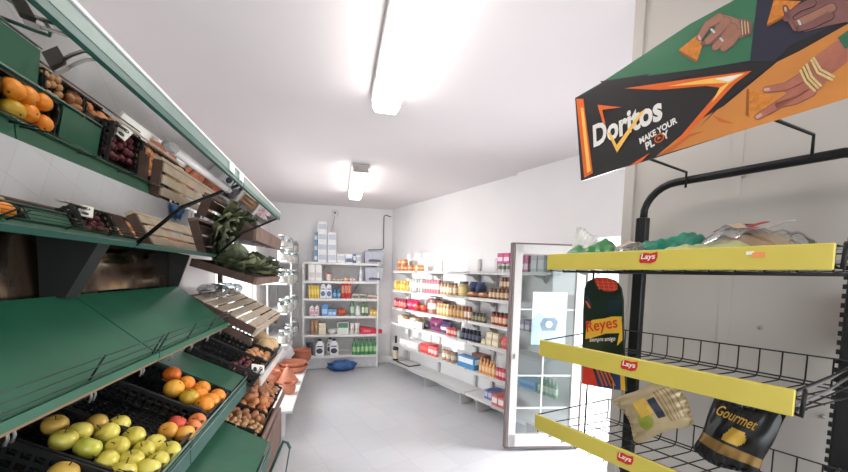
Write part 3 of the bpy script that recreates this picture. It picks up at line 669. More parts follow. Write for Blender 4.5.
# third
row(rj((188, 52, 74), (226, 130, 120), (150, 36, 62)), 'jar', 'jar', 'red sauce jar', 393, 405, 307, 5, 3, .14, 'red sauce jars')
row(rg(.12, (206, 44, 92), (226, 120, 150)), 'bag', 'bag', 'crimson bag leaning by the red jars', 405, 416, 309, 2, 3, .15, 'crimson bags', depth=.13)
row(rl(.14, (210, 70, 60), (234, 160, 70)), 'pack', 'pack', 'orange and red pack lying below the crimson bags', 412, 424, 311, 2, 3, .09, 'orange packs', depth=.15)
row(rc((150, 104, 94), (232, 218, 210), (130, 84, 76)), 'tin', 'tin', 'tall brown and cream tin', 424.5, 433, 311, 1, 3, .19, None)
row(rx(.12, (128, 74, 66), (214, 200, 186), .1, .5), 'box', 'box', 'brown carton behind the tan jars', 433, 440, 311, 1, 3, .175, None, D=DF+.14)
row(rj((196, 152, 100), (222, 188, 140), (206, 178, 140)), 'jar', 'jar', 'tan jar on the third shelf', 436, 448, 314, 4, 3, .15, 'tan jars on the third shelf')
row(rj((172, 122, 76), (206, 168, 116), (164, 128, 92)), 'jar', 'jar', 'amber jar on the third shelf', 448.2, 463, 317, 4, 3, .15, 'amber jars on the third shelf')
row(rj((146, 86, 60), (226, 206, 190), (120, 74, 56)), 'jar', 'jar', 'reddish-brown jar with white label', 463.2, 470, 319, 2, 3, .155, 'reddish jars')
row(rj((90, 84, 64), (150, 140, 110), (74, 66, 58)), 'jar', 'jar', 'short dark olive jar', 470.3, 484.5, 321, 4, 3, .10, 'dark olive jars')
row(rj((160, 62, 44), (226, 190, 160), (74, 58, 54)), 'jar', 'jar', 'red pepper jar with dark lid', 490, 506, 324, 4, 3, .135, 'red pepper jars')
row(rx(.12, (150, 130, 150), (220, 214, 220), .2, .6), 'box', 'box', 'lilac pack behind the door glass, third shelf', 522, 533, 310, 2, 3, .1, 'lilac packs')
# fourth
row(rl(.2, (178, 140, 114), (222, 200, 180)), 'pack', 'pack', 'brown bread bag on the fourth shelf', 393, 418, 330, 2, 2, .13, 'bread bags', depth=.22)
row(rx(.04, (238, 238, 236), (230, 230, 228), .3, .6), 'tray', 'tray', 'long white tray standing before the bread bags', 399, 424, 331, 1, 2, .09, None, D=DF+.02)
row(rl(.16, (92, 92, 92), (150, 150, 146)), 'pack', 'pack', 'dark grey pack between the bread and purple bags', 416, 425, 331, 1, 2, .10, None, depth=.2)
row(rg(.18, (138, 66, 104), (90, 48, 84)), 'bag', 'bag', 'purple bag with dark folds', 424.5, 438, 336, 1, 2, .18, None, depth=.2)
row(rg(.16, (86, 76, 112), (222, 216, 226)), 'bag', 'bag', 'violet and silver bag beside the purple one', 436, 446, 338, 1, 2, .15, None, depth=.19)
row(rc((204, 76, 78), (236, 190, 184), (214, 110, 108)), 'tin', 'tin', 'red cup on the fourth shelf', 445.5, 455.5, 337, 4, 2, .105, 'red cups')
row(rc((150, 160, 146), (190, 196, 186), (170, 170, 166)), 'tin', 'tin', 'grey-green tin by the dark coffee jars', 455.8, 459.5, 338, 1, 2, .09, None)
row(rj((44, 46, 62), (90, 94, 116), (34, 34, 44)), 'jar', 'jar', 'dark coffee jar', 459.7, 478.5, 341, 5, 2, .125, 'dark coffee jars')
row(rx(.1, (206, 190, 156), (226, 214, 190), .2, .7), 'box', 'box', 'beige carton in the lower layer', 484, 497.5, 347, 2, 2, .075, 'beige cartons', D=DF+.09)
row(rx(.1, (206, 190, 156), (226, 214, 190), .2, .7), 'box', 'box', 'beige carton in the upper layer', 485, 497.5, 346, 2, 2, .07, 'beige cartons', shelf_lift=.0755, D=DF+.09)
row(rx(.06, (190, 176, 130), (222, 212, 180), .2, .6), 'box', 'box', 'small cream box before the stacked beige cartons', 481, 485.5, 346, 1, 2, .06, None)
row(rg(.1, (222, 96, 98), (232, 150, 146)), 'bag', 'bag', 'coral red bag next to the glass door edge', 499, 506.5, 349, 1, 2, .12, None)
# fifth
row(rx(.14, (240, 238, 236), (228, 226, 224), .2, .6), 'box', 'box', 'white carton near the corner on the low shelf', 399, 417.5, 347, 3, 1, .10, 'white cartons')
row(rx(.16, (212, 58, 62), (228, 96, 92), .3, .7), 'box', 'box', 'bright red box on the low shelf', 418, 427, 353, 1, 1, .12, None)
row(rc((216, 92, 92), (238, 180, 176), (230, 140, 136)), 'tin', 'tin', 'red cup behind the bright red box', 427.2, 436, 355, 3, 1, .12, 'red cups on the low shelf')
row(rc((160, 132, 110), (206, 190, 172), (140, 116, 100)), 'tin', 'tin', 'tan tin on a cardboard tray', 440.3, 454, 362, 3, 1, .13, 'tan tins')
row(rx(.1, (74, 140, 190), (226, 232, 236), .45, .9), 'box', 'box', 'blue and white box on the low shelf', 456.5, 474.5, 368, 1, 1, .13, None, D=DF+.08)
row(rx(.1, (150, 96, 76), (170, 120, 96), .2, .6), 'box', 'box', 'brown carton behind the blue box', 463, 476, 366, 1, 1, .16, None, D=DF+.2)
row(rb((224, 160, 104), (236, 196, 150), (222, 170, 120)), 'bottle', 'bottle', 'peach coloured bottle', 478, 494.5, 374, 5, 1, .17, 'peach bottles')
row(rc((206, 70, 88), (234, 190, 190), (190, 90, 100)), 'tin', 'tin', 'red can by the door edge on the low shelf', 495, 507.5, 380, 4, 1, .12, 'red cans')
row(rx(.2, (128, 178, 214), (90, 140, 190), .2, .6), 'box', 'box', 'blue tray pack behind the door glass', 518, 536, 383, 1, 1, .085, None)
row(rb((112, 168, 128), (196, 214, 190), (150, 186, 150)), 'bottle', 'bottle', 'green bottle behind the door glass', 537, 557, 384, 5, 1, .165, 'green bottles behind the glass')
# lowest
q = wp(w_t(395, 357, DF+.05), DF+.06, SZ[0])
bt = thing('tall_bottle', 'tall dark bottle with cream label on the lowest shelf corner', 'bottle', q, (0, 0, WROT))
MB().lathe([(.04, 0), (.043, .012), (.043, .2), (.022, .26), (.016, .28), (.016, .33)], 16, cm((46, 42, 46), .2)).build('body', bt)
MB().lathe([(.0436, .03), (.0436, .16)], 16, cm((222, 206, 176)), cap=False).build('label', bt); MB().lathe([(.018, .33), (.018, .375), (.014, .38)], 12, cm((56, 52, 60))).build('cap', bt)
q = wp(w_t(407, 360, DF+.1), DF+.12, SZ[0]); mg = MB(); mg.box((0, 0, .006), (.36, .2, .012), cm((40, 38, 40))); mg.box((.02, .01, .016), (.3, .18, .008), cm((226, 222, 220)))
tag(mg.build('magazine'), 'magazines lying flat on the lowest shelf by the tall bottle', 'magazine'); bpy.data.objects['magazine'].location = q; bpy.data.objects['magazine'].rotation_euler = (0, 0, WROT)
row(rx(.18, (112, 112, 160), (196, 196, 214), .3, .8), 'box', 'box', 'violet pack on the lowest shelf', 482, 494, 393, 3, 0, .10, 'violet packs', D=DF+.15)
row(rx(.16, (206, 110, 100), (236, 226, 224), .3, .8), 'box', 'box', 'red and white box on the lowest shelf', 494, 507, 402, 2, 0, .11, 'red and white boxes')

# ------------------------------------------------------------------ rear shelf unit
BY = 5.7; BZ = [.21, .54, .83, 1.10, 1.37, 1.655]; BX0, BX1 = -.53, .62
rs = thing('rear_shelf', 'white metal shelf unit against the rear wall', 'shelf', (BX0, BY, 0)); L = BX1-BX0
for z in BZ:
    b = MB(); b.box((L/2, .14, z-.012), (L, .28, .024), SHELFW, bev=.003); b.box((L/2, -.003, z-.016), (L, .006, .036), SHELFW); b.build('shelf_board', rs)
for x in (.012, L-.012):
    for y in (.02, .265):
        b = MB(); b.box((x, y, .85), (.028, .028, 1.7), SHELFW); b.build('upright', rs)
b = MB(); b.box((L/2, .285, .95), (L, .006, 1.4), mat('shelf_back_sheet', (206, 202, 202), .6)); b.build('back_panel', rs)
b = MB(); b.box((L/2, .02, .1), (L-.05, .01, .18), mat('shelf_plinth', (196, 196, 198), .6)); b.build('kick_plate', rs)
for z0, z1, x0, x1 in ((.87, 1.0, .33, .47), (1.12, 1.33, .72, .85), (1.40, 1.6, .2, .32)):
    b = MB(); b.tube([(x0*L/1.15, .272, z0), (x1*L/1.15, .272, z1)], .006, STEEL); b.build('brace', rs)
def bx(px, py): return backp(px, py, BY+.04).x
JAR = 'the jar shelf'
def brow(mk, name, cat, lb, px0, px1, k, n, h, group, lift=0., dy=None, depth=None, fill_=.94):
    py = 272-(BZ[k]-1.5)*63; a, b = bx(px0, py), bx(px1, py); wd = (b-a)/n; me = mk(wd*fill_, h)
    for i in range(n):
        good(me, name, (lb if n == 1 else f'{ORD[i]} {lb} from {JAR}'), cat, (a+wd*(i+.5), BY+.01+(dy if dy is not None else (depth or wd)/2), BZ[k]+lift), 0, group)
rjug = lambda d, *c: (lambda w, h: jug_me(round(w, 4), d, h, *c))
CART = ((240, 240, 242), (196, 204, 214), .25, .75); CARB = ((118, 164, 200), (226, 230, 236), .2, .6)
for lv in range(4):
    brow(rx(.18, *CART), 'carton', 'carton', f'white carton in the tall stack, {["bottom", "second", "third", "topmost"][lv]} layer', 317.5, 327, 5, 1, .153, 'stacked white cartons', lift=.1535*lv, depth=.19)
    if lv > 0: brow(rx(.15, *CARB), 'carton', 'carton', f'blue sided carton in the tall stack, {["bottom", "second", "third", "topmost"][lv]} layer', 314.2, 317.3, 5, 1, .15, 'stacked blue cartons', lift=.1535*(lv-1), depth=.22)
for lv in range(3):
    brow(rx(.18, *CART), 'carton', 'carton', f'white carton in the shorter stack, {["bottom", "second", "topmost"][lv]} layer', 327.3, 336.5, 5, 1, .153, 'shorter white carton stack', lift=.1535*lv, depth=.19)
brow(rx(.14, *CART), 'carton', 'carton', 'single white carton beside the stacks', 337, 345, 5, 1, .14, None, depth=.15)
brow(rx(.14, (238, 238, 240), (96, 116, 156), .1, .5), 'carton', 'carton', 'white carton with dark blue edge', 345.5, 352.5, 5, 1, .14, None, depth=.15)
brow(rx(.14, (74, 122, 170), (224, 230, 236), .3, .8), 'carton', 'carton', 'blue carton at the end of the top shelf row', 352.8, 356, 5, 1, .14, None, depth=.15)
brow(rx(.14, *CART), 'carton', 'carton', 'white carton next to the grey plastic bin', 356.2, 361, 5, 1, .13, None, depth=.15)
# grey plastic bins, half on the shelf end
BIN = mat('grey_bin_plastic', (190, 192, 204), .35)
for i, (z, lb) in enumerate(((BZ[5], 'grey plastic bin on the top rear shelf by the conduit'), (BZ[4], 'grey plastic bin on the second rear shelf below the other'))):
    x0, x1 = bx(364.5+i*.6, 262), bx(383.5-i*.4, 262); t = thing('plastic_bin', lb, 'bin', ((x0+x1)/2, BY+.13, z), (0, 0, 0), 'grey plastic bins'); w_ = x1-x0; hh = (.18, .21)[i]
    b = MB(); b.hexa([(-w_*.46, -.11, 0), (w_*.46, -.11, 0), (w_*.46, .11, 0), (-w_*.46, .11, 0), (-w_*.5, -.13, hh), (w_*.5, -.13, hh), (w_*.5, .13, hh), (-w_*.5, .13, hh)], BIN); b.build('body', t)
    MB().box((0, 0, hh+.008), (w_*1.02, .27, .018), BIN, bev=.005).build('lid', t)
    b = MB(); b.prism([(-w_*.3, .03), (w_*.34, .03), (w_*.34, .06), (-w_*.1, .07), (-w_*.3, .06)], -.128, -.121, cm((96, 98, 112))); b.build('label_patch', t)
# second board
brow(rx(.12, (242, 240, 238), (222, 216, 212), .2, .5), 'carton', 'carton', 'tall white carton on the second rear shelf', 308.3, 322, 4, 2, .25, 'tall white cartons', depth=.14)
brow(rj((236, 220, 214), (226, 200, 190), (206, 48, 52)), 'jar', 'jar', 'pale jar with red lid on the second rear shelf', 326, 331.5, 4, 1, .125, None)
brow(rc((178, 150, 130), (222, 206, 190), (170, 150, 140)), 'tin', 'tin', 'low tan tin on the second rear shelf', 332, 343, 4, 3, .05, 'low tan tins')
brow(rj((228, 190, 120), (236, 216, 170), (214, 130, 120)), 'jar', 'jar', 'small honey jar beside the low tins', 343.5, 348.5, 4, 1, .07, None)
brow(rc((216, 176, 172), (232, 214, 210), (206, 190, 188)), 'tin', 'tin', 'low pink tin on the second rear shelf', 349, 356, 4, 2, .06, 'low pink tins')
brow(rb((236, 238, 242), (206, 214, 226), (226, 230, 236)), 'bottle', 'bottle', 'white bottle beside the lower grey bin', 358.8, 362.8, 4, 1, .24, None)
# third board
brow(rc((232, 196, 78), (244, 222, 130), (222, 200, 130)), 'tin', 'tin', 'tall yellow tin', 308.3, 319.5, 3, 4, .20, 'tall yellow tins')
brow(rjug(.1, (240, 242, 246), (96, 120, 170), (74, 108, 180)), 'jug', 'jug', 'white detergent jug with blue cap', 320, 332, 3, 2, .25, 'detergent jugs', depth=.11)
brow(rb((74, 134, 176), (140, 180, 206), (60, 112, 160)), 'bottle', 'bottle', 'blue cleaner bottle', 332.4, 341, 3, 2, .17, 'blue cleaner bottles')
brow(rc((206, 52, 60), (232, 150, 120), (190, 44, 58)), 'tin', 'tin', 'tall red spray can', 341.3, 351, 3, 3, .29, 'red spray cans')
brow(rx(.12, (196, 186, 172), (110, 116, 96), .2, .7), 'box', 'box', 'low tray of small tins', 352, 366, 3, 2, .075, 'low trays', depth=.13)
brow(rx(.12, (216, 196, 182), (150, 100, 92), .1, .5), 'box', 'box', 'low pinkish box at the end of the third rear shelf', 367.5, 377.5, 3, 2, .055, 'low pink boxes', depth=.13)
# fourth
brow(rjug(.08, (238, 228, 230), (222, 150, 170), (226, 170, 186)), 'jug', 'jug', 'pink and white soap jug', 309.3, 319.3, 2, 2, .17, 'soap jugs', depth=.09)
brow(rx(.12, (96, 150, 210), (180, 206, 230), .2, .6), 'box', 'box', 'upright blue box on the fourth rear shelf', 321.5, 328, 2, 1, .18, None, depth=.13)
brow(rx(.12, (120, 170, 222), (196, 216, 236), .2, .6), 'box', 'box', 'low light blue pack', 328.2, 336, 2, 2, .105, 'light blue packs', depth=.13)
brow(rl(.14, (206, 100, 70), (150, 92, 66)), 'pack', 'pack', 'orange and brown pack lying down', 336.5, 347, 2, 1, .12, None, depth=.15)
brow(rj((110, 154, 118), (190, 206, 186), (90, 140, 100)), 'jar', 'jar', 'tall green glass jar on the fourth rear shelf', 349.6, 354.5, 2, 1, .24, None)
brow(rj((206, 212, 206), (222, 226, 220), (190, 196, 190)), 'jar', 'jar', 'clear jar between two green jars', 355, 361, 2, 1, .16, None)
brow(rj((86, 130, 92), (206, 214, 190), (70, 120, 84)), 'jar', 'jar', 'green jar with pale label', 361.3, 368.3, 2, 2, .22, 'green jars with pale labels')
brow(rb((232, 190, 70), (244, 222, 140), (120, 92, 74)), 'bottle', 'bottle', 'little yellow bottle', 369.8, 378, 2, 4, .125, 'little yellow bottles')
# fifth
brow(rg(.12, (196, 156, 122), (206, 170, 136)), 'bag', 'bag', 'brown paper bag', 310, 318.3, 1, 2, .22, 'brown paper bags', depth=.14)
brow(rx(.12, (232, 220, 190), (240, 232, 210), .45, .55), 'box', 'box', 'cream pack beside the paper bags', 318.6, 326, 1, 1, .18, None, depth=.13)
b = MB().lathe([(.05, 0), (.075, .03), (.082, .075), (.078, .075), (.07, .03), (.0, .012)], 20, SHELFW)
o = b.build('bowl'); o.location = (bx(332.5, 332), BY+.1, BZ[1]); tag(o, 'white bowl on the fifth rear shelf', 'bowl')
brow(rx(.14, (222, 226, 218), (72, 124, 92), .55, .95), 'box', 'box', 'green and white pack', 337, 349, 1, 1, .19, None, depth=.15)
brow(rg(.12, (240, 236, 230), (232, 222, 214)), 'bag', 'bag', 'white flour bag', 349.2, 360, 1, 2, .17, 'white flour bags', depth=.14)
b = MB(); xa, xb = bx(360.5, 332), bx(382.5, 332); b.hexa([(xa, -.09, 0), (xb, -.05, 0), (xb, .06, 0), (xa, .09, 0), (xa, -.08, .11), (xb, -.04, .05), (xb, .05, .05), (xa, .08, .11)], cm((218, 44, 72), .35)); b.hexa([(xa+.05, -.0905, .03), (xa+.16, -.081, .03), (xa+.16, -.05, .03), (xa+.05, -.05, .03), (xa+.05, -.088, .07), (xa+.16, -.078, .06), (xa+.16, -.05, .06), (xa+.05, -.05, .07)], cm((232, 120, 136)))
o = b.build('pouch'); o.location = (0, BY+.11, BZ[1]); tag(o, 'long bright red pouch lying on the fifth rear shelf', 'pouch')
# lowest
brow(rjug(.12, (242, 242, 244), (52, 54, 78), (44, 46, 70)), 'jug', 'jug', 'white bleach jug standing apart', 315, 324.3, 0, 1, .25, 'bleach jugs', depth=.13)
brow(rjug(.12, (242, 242, 244), (52, 54, 78), (44, 46, 70)), 'jug', 'jug', 'white bleach jug at the back of the pair', 326, 333.5, 0, 1, .25, 'bleach jugs', dy=.2)
brow(rjug(.12, (242, 242, 244), (52, 54, 78), (44, 46, 70)), 'jug', 'jug', 'white bleach jug at the front of the pair', 329.3, 338.6, 0, 1, .25, 'bleach jugs', depth=.13)
brow(rb((74, 150, 92), (170, 206, 150), (56, 110, 70)), 'bottle', 'bottle', 'green bottle on the lowest rear shelf', 352, 377, 0, 6, .25, 'green bottles on the lowest shelf')
o = bag_me(.1, .08, .2, (42, 48, 72), (60, 66, 96)); good(o, 'bag', 'dark bag at the jar-shelf end of the lowest rear shelf', 'bag', (bx(309.5, 345), BY+.08, BZ[0]), 0, None)
# blue bag on the floor
def heap_me(w_, d_, h_, c, seed):
    rn = random.Random(seed); p = [rn.uniform(0, 6) for _ in range(6)]; b = MB(); 
    def f(th, ph): return 1+.1*sin(5*ph+p[0]+3*th)+.08*sin(9*ph+p[1]-4*th)+.06*sin(13*th+p[2])
    b.ell((0, 0, h_*.5), (w_/2, d_/2, h_*.5), cm(c, .35), 32, 18, None, f); return b.mesh('bag')
single(heap_me(.42, .2, .15, (48, 92, 150), 3), 'bag', 'crumpled blue plastic bag on the floor under the rear shelf', 'bag', (bx(342, 362), BY-.12, .008))
# ------------------------------------------------------------------ jar shelf and pot bench on the window side
js = thing('jar_shelf', 'white shelf with glass jars in the corner next to the window', 'shelf', (-.78, 4.56, 0))
JZ = [.62, 1.0, 1.36, 1.635]
for z in JZ: MB().box((0, .70, z-.011), (.36, 1.4, .022), SHELFW, bev=.003).build('shelf_board', js)
for x in (-.15, .15):
    for y in (.62, 1.38): MB().box((x, y, .83), (.025, .025, 1.66), SHELFW).build('upright', js)
LIDM = mat('jar_lid_steel', (200, 200, 200), .3, .6)
def gjar(label, p, r, h, g):
    t = thing('glass_jar', label, 'jar', p, (0, 0, 0), g)
    MB().lathe([(r*.9, 0), (r, .01), (r, h*.72), (r*.7, h*.86)], 14, JARGLASS).build('glass', t)
    MB().lathe([(r*.72, h*.86), (r*.74, h*.87), (r*.74, h*.98), (r*.6, h)], 14, LIDM).build('lid', t)
    c = MB().lathe([(r*.85, .008), (r*.85, h*.5)], 12, cm((226, 214, 204))); c.build('contents', t)
LV = ['lowest', 'second', 'third', 'top']
for k, z in enumerate(JZ):
    for i in range(5):
        for lv in range(2 if k == 3 else 1):
            h = .155 if k == 3 else .17
            gjar(f'glass jar, {ORD[i]} from the window, {LV[k]} board of the corner shelf' + (('', ', upper layer')[lv]), (-.66+.03*(i % 2), 4.66+.28*i, z+lv*h*1.002), .065, h, 'glass jars on the corner shelf')
be = thing('pot_bench', 'low white bench of terracotta pots along the window wall', 'bench', (-.68, 3.35, 0))
MB().box((0, 1.2, .235), (.56, 2.4, .022), SHELFW, bev=.003).build('bench_top', be)
for y in (.05, .72, 1.4, 2.05):
    for x in (-.22, .2): MB().box((x, y, .112), (.03, .03, .224), SHELFW).build('leg', be)
MB().box((.1, 1.2, .12), (.01, 2.3, .2), SHELFW).build('skirt', be)
def pot_me(kind, r, h):
    b = MB()
    if kind == 'dish': b.lathe([(r*.7, 0), (r*.95, h*.6), (r, h), (r*.93, h), (r*.86, h*.55), (0, h*.25)], 28, TERRA)
    elif kind == 'cone': b.lathe([(r*.8, 0), (r, h*.1), (r, h*.16), (r*.9, h*.2), (r*.55, h*.5), (r*.22, h*.8), (r*.12, h*.86), (r*.16, h*.93), (r*.1, h)], 28, TERRA)
    else: b.lathe([(r*.7, 0), (r*.95, h*.35), (r, h*.6), (r*.85, h*.85), (r*.9, h*.95), (r*.95, h), (r*.8, h), (r*.7, h*.6), (0, h*.1)], 24, TERRA)
    return b.mesh('pot')
BT = .247
for k, nm, r, h, p, lb, lift in (('dish', 'dish', .20, .09, (-.55, 4.72), 'wide terracotta dish, bottom of the pair', 0), ('dish', 'dish', .18, .08, (-.55, 4.72), 'wide terracotta dish lying in the lower one', .05),
    ('cone', 'tagine_lid', .13, .23, (-.55, 4.22), 'cone-shaped terracotta lid at the bench edge', 0), ('pot', 'pot', .075, .12, (-.49, 3.86), 'small terracotta pot at the bench end', 0),
    ('dish', 'dish', .15, .07, (-.50, 5.25), 'terracotta dish, bottom of the stack of four', 0), ('dish', 'dish', .148, .07, (-.50, 5.25), 'terracotta dish, second in the stack of four', .035), ('dish', 'dish', .146, .07, (-.50, 5.25), 'terracotta dish, third in the stack of four', .07), ('dish', 'dish', .144, .07, (-.50, 5.25), 'terracotta dish, top of the stack of four', .105),
    ('cone', 'tagine_lid', .12, .22, (-.76, 4.62), 'cone-shaped terracotta lid by the white bag', 0), ('pot', 'pot', .1, .15, (-.72, 4.25), 'round terracotta pot behind the cone lids', 0)):
    single(pot_me(k, r*.9, h*.92), nm, lb, 'pot', (p[0], p[1], BT+lift), (0, 0, 0), 'terracotta pots on the bench')
single(heap_me(.3, .3, .3, (226, 228, 234), 8), 'bag', 'white plastic bag on the bench beside the cone lid', 'bag', (-.74, 5.02, BT+.01))
# ------------------------------------------------------------------ snack rack; frame u = -t (towards the camera), y into the wall, z up
RF = Matrix.Translation(Vector((0, 0, 0)))
def R(u, D, z): return (u, D, z)          # local coordinates of the rack root, whose origin is below the camera
UL, UR = -.645, -.135
def rackthing(name, label, cat, u, D, z, group=None):
    return thing(name, label, cat, wp(-u, D, z), (0, 0, WROT), group)
rk = rackthing('snack_rack', 'black wire snack rack with yellow price strips against the partition', 'rack', 0, 0, 0)
b = MB(); zb = 1.825; pts = [(UL, 1.36, .0), (UL, 1.36, 1.70)]
for i in range(1, 8):
    a = pi/2*i/7; pts.append((UL+.10*(1-cos(a)), 1.36, 1.725+.10*sin(a)))
pts += [(-.3, 1.36, zb)] + [(UR-.05+.05*sin(pi/2*i/5), 1.36, zb-.05*(1-cos(pi/2*i/5))) for i in range(6)]
b.tube(pts[1:], .0125, BLACK, 10); b.build('top_bar', rk)
b = MB(); b.box((UL, 1.36, .86), (.036, .03, 1.72), BLACK, bev=.003); b.build('upright', rk)
b = MB(); b.box((UR, 1.36, .89), (.042, .036, 1.78), BLACK, bev=.003)
for i in range(64): b.box((UR-.023, 1.345, .3+.023*i), (.008, .008, .012), BLACK)
b.build('upright', rk)
for u in (UL, UR):
    b = MB(); b.box((u, 1.2, .02), (.04, .4, .04), BLACK, bev=.004); b.build('foot', rk)
REDL = mat('logo_red', (206, 44, 40), .4, var=.02); LW = mat('logo_white', (246, 240, 232), .4, var=.02)
def basket(zf, zs0, zs1, zback, utag, orange=False, u0=-.757, u1=-.135):
    """zf floor, zs0-zs1 strip, zback rail"""
    b = MB(); n = 13; rw = .0019; ub0, ub1 = -.705, -.115
    for i in range(n+1):
        u = u0+(u1-u0)*i/n; v = ub0+(ub1-ub0)*i/n
        b.tube([(u, 1.004, zs1-.012), (u, 1.006, zf), (v, 1.3, zf), (v, 1.318, zf+.012), (v, 1.318, zback)], rw, BLACK, 5)
    for D, z in ((1.06, zf-.003), (1.14, zf-.003), (1.22, zf-.003), (1.315, zf), (1.318, zback), (1.318, zf+.008)):
        q = (D-1)/.318; b.tube([(u0+(ub0-u0)*q, D, z), (u1+(ub1-u1)*q, D, z)], rw*1.15, BLACK, 5)
    for u, v in ((u0, ub0), (u1, ub1)):
        b.tube([(u, 1.004, zs1-.004), (v, 1.318, zback)], rw*1.2, BLACK, 5); b.tube([(u, 1.004, zs0+.01), (v, 1.318, zf+.03)], rw, BLACK, 5)
    for dz in (0, .025): b.tube([(u1, 1.004, zs1-.01-dz), (u1+.02, 1.15, zs1+.0-dz), (UR+.0, 1.335, zs1+.012-dz)], .003, GREYP, 5)
    o = b.build('wire_basket', rk)
    for u in (u1+.008,):
        h = MB(); h.tube([(u-.006, 1.0, zs0+.006), (u+.004, .998, zs0+.002), (u+.006, .998, zs1-.004), (u+.004, 1.01, zs1)], .0038, BLACK, 6); h.build('hook', o)
    s = MB(); s.box(((u0+u1)/2-.0, .995, (zs0+zs1)/2), (u1-u0+.004, .010, zs1-zs0), YELLOW, bev=.002); st_ = s.build('price_strip', rk)
    lg = MB(); cx_, cz = utag, (zs0+zs1)/2+.004; D = .9885
    P = [(-.021, -.006), (-.019, .010), (-.008, .014), (.006, .012), (.021, .016), (.022, .004), (.018, -.008), (.006, -.013), (-.008, -.0115), (-.018, -.012)]
    lg.prism([(cx_+x, cz+z) for x, z in P], D, D+.0012, REDL)
    text_mesh(lg, 'Lays', LW, Matrix.Translation((cx_-.017, D-.0006, cz-.006)), bold=.02, shear=.15, width=.034, height=.0175)
    lg.build('logo', st_)
    if orange:
        k = MB(); k.box((-.238, .9885, (zs0+zs1)/2+.006), (.02, .001, .010), mat('sticker_orange', (240, 150, 90), .5)); k.box((-.252, .9887, (zs0+zs1)/2+.01), (.012, .001, .007), LW); k.build('sticker', st_)
ul = [wuz(*p, .99)[0] for p in ((648, 261), (629, 366), (625, 459))]
basket(1.524, 1.527, 1.577, 1.575, ul[0], True)
basket(1.246, 1.239, 1.293, 1.32, ul[1], False, -.772, -.168)
basket(.972, .985, 1.036, 1.052, ul[2], False, -.777, -.168)
# ------------------------------------------------------------------ printed sign on the rack
SD = .965
C_ = lambda n, rgb, v=.05, s=30: mat(n, rgb, .32, 0, v, s)
SBLK = C_('print_black', (30, 26, 28)); SGRN = C_('print_green', (50, 106, 74), .12, 10); SNVY = C_('print_navy', (38, 38, 56)); SORG = C_('print_orange', (206, 132, 60), .08, 12)
SFL1 = C_('print_flame', (222, 100, 30)); SFL2 = C_('print_flame_bright', (246, 190, 90)); SSKN = C_('print_skin', (158, 110, 90), .14, 40); SSK2 = C_('print_skin_dark', (126, 84, 80), .14, 40); SSK3 = C_('print_skin_red', (172, 104, 84), .14, 40)
SCHP = C_('print_chip', (206, 126, 44), .2, 120); SBRC = C_('print_bracelet', (214, 190, 130), .15, 160); SWHT = C_('print_white', (232, 226, 220)); SORD = C_('print_dark_orange', (196, 96, 36)); SCHD = C_('print_chip_edge', (150, 84, 30))
sg = rackthing('advert_sign', 'big printed crisp advert board slanting over the snack rack', 'sign', 0, 0, 0)
def suz(px, py): return wuz(px, py, SD)
tl_ = suz(575, 98); bl_ = suz(581, 181); br_ = (-.09, suz(848, 98)[1]+.008)
top = [tl_, suz(600, 83.5), suz(640, 57), suz(690, 24), suz(740, -3)]
u_ = top[-1][0]; top += [(-.22, top[-1][1]+.004), (-.15, top[-1][1]-.006), (-.08, top[-1][1]-.03)]
outline = [bl_] + [br_] + top[::-1]
b = MB(); b.prism(outline, SD, SD+.006, SBLK); b.build('board', sg)
# printed picture, layer over layer
b = MB(); lay = [0]
def art(pts, m, k):
    b.prism([suz(*p) if not isinstance(p, list) else tuple(p) for p in pts], SD-.0004*k, SD-.0004*k+.0003, m)
TU = lambda i: list(top[i])
art([(581.5, 97), TU(1), TU(2), TU(3), TU(4), (757, 0), (750, 60.5), (700, 69), (604, 81.5)], SGRN, 1)
art([(757, 0), TU(5), TU(6), TU(7), (848, 20), (790, 45), (775, 61.5), (750, 61)], SNVY, 1)
art([(656, 156.5), (700, 120), (724, 106), (777.5, 62), (800, 51), (848, 24), [-.08, suz(848, 24)[1]], [-.092, br_[1]+.0005], (848, 98.3), (750, 128.5)], SORG, 2)
art([(777, 62), (762, 67), (745, 77), (700, 127), (714, 113), (737, 92)], SBLK, 3)
art([(625, 88.5), (690, 79), (752, 71), (735, 84), (682, 140), (676, 142), (722, 88), (706, 86), (660, 90)], SFL1, 3)
art([(668, 86.5), (700, 80.5), (745, 73.5), (729, 84), (712, 103), (720, 88), (728, 83), (705, 84)], SFL2, 4)
art([(715, 79.5), (743, 74), (729, 82)], SWHT, 5)
art([(600, 81.5), (650, 74), (640, 80), (690, 75), (660, 86), (610, 87)], SBLK, 2)
art([(576.5, 99), (583.5, 99), (593, 173), (584.5, 178)], SFL1, 3); art([(581, 108), (583.5, 108), (591, 171), (587.5, 173)], SFL2, 4)
art([(640, 163), (650, 153), (637, 161), (630, 166)], SFL1, 3)
art([(657, 156), (690, 134), (705, 131), (690, 137), (672, 151.5)], SORD, 3); art([(712, 115), (735, 124), (720, 122)], SORD, 3)
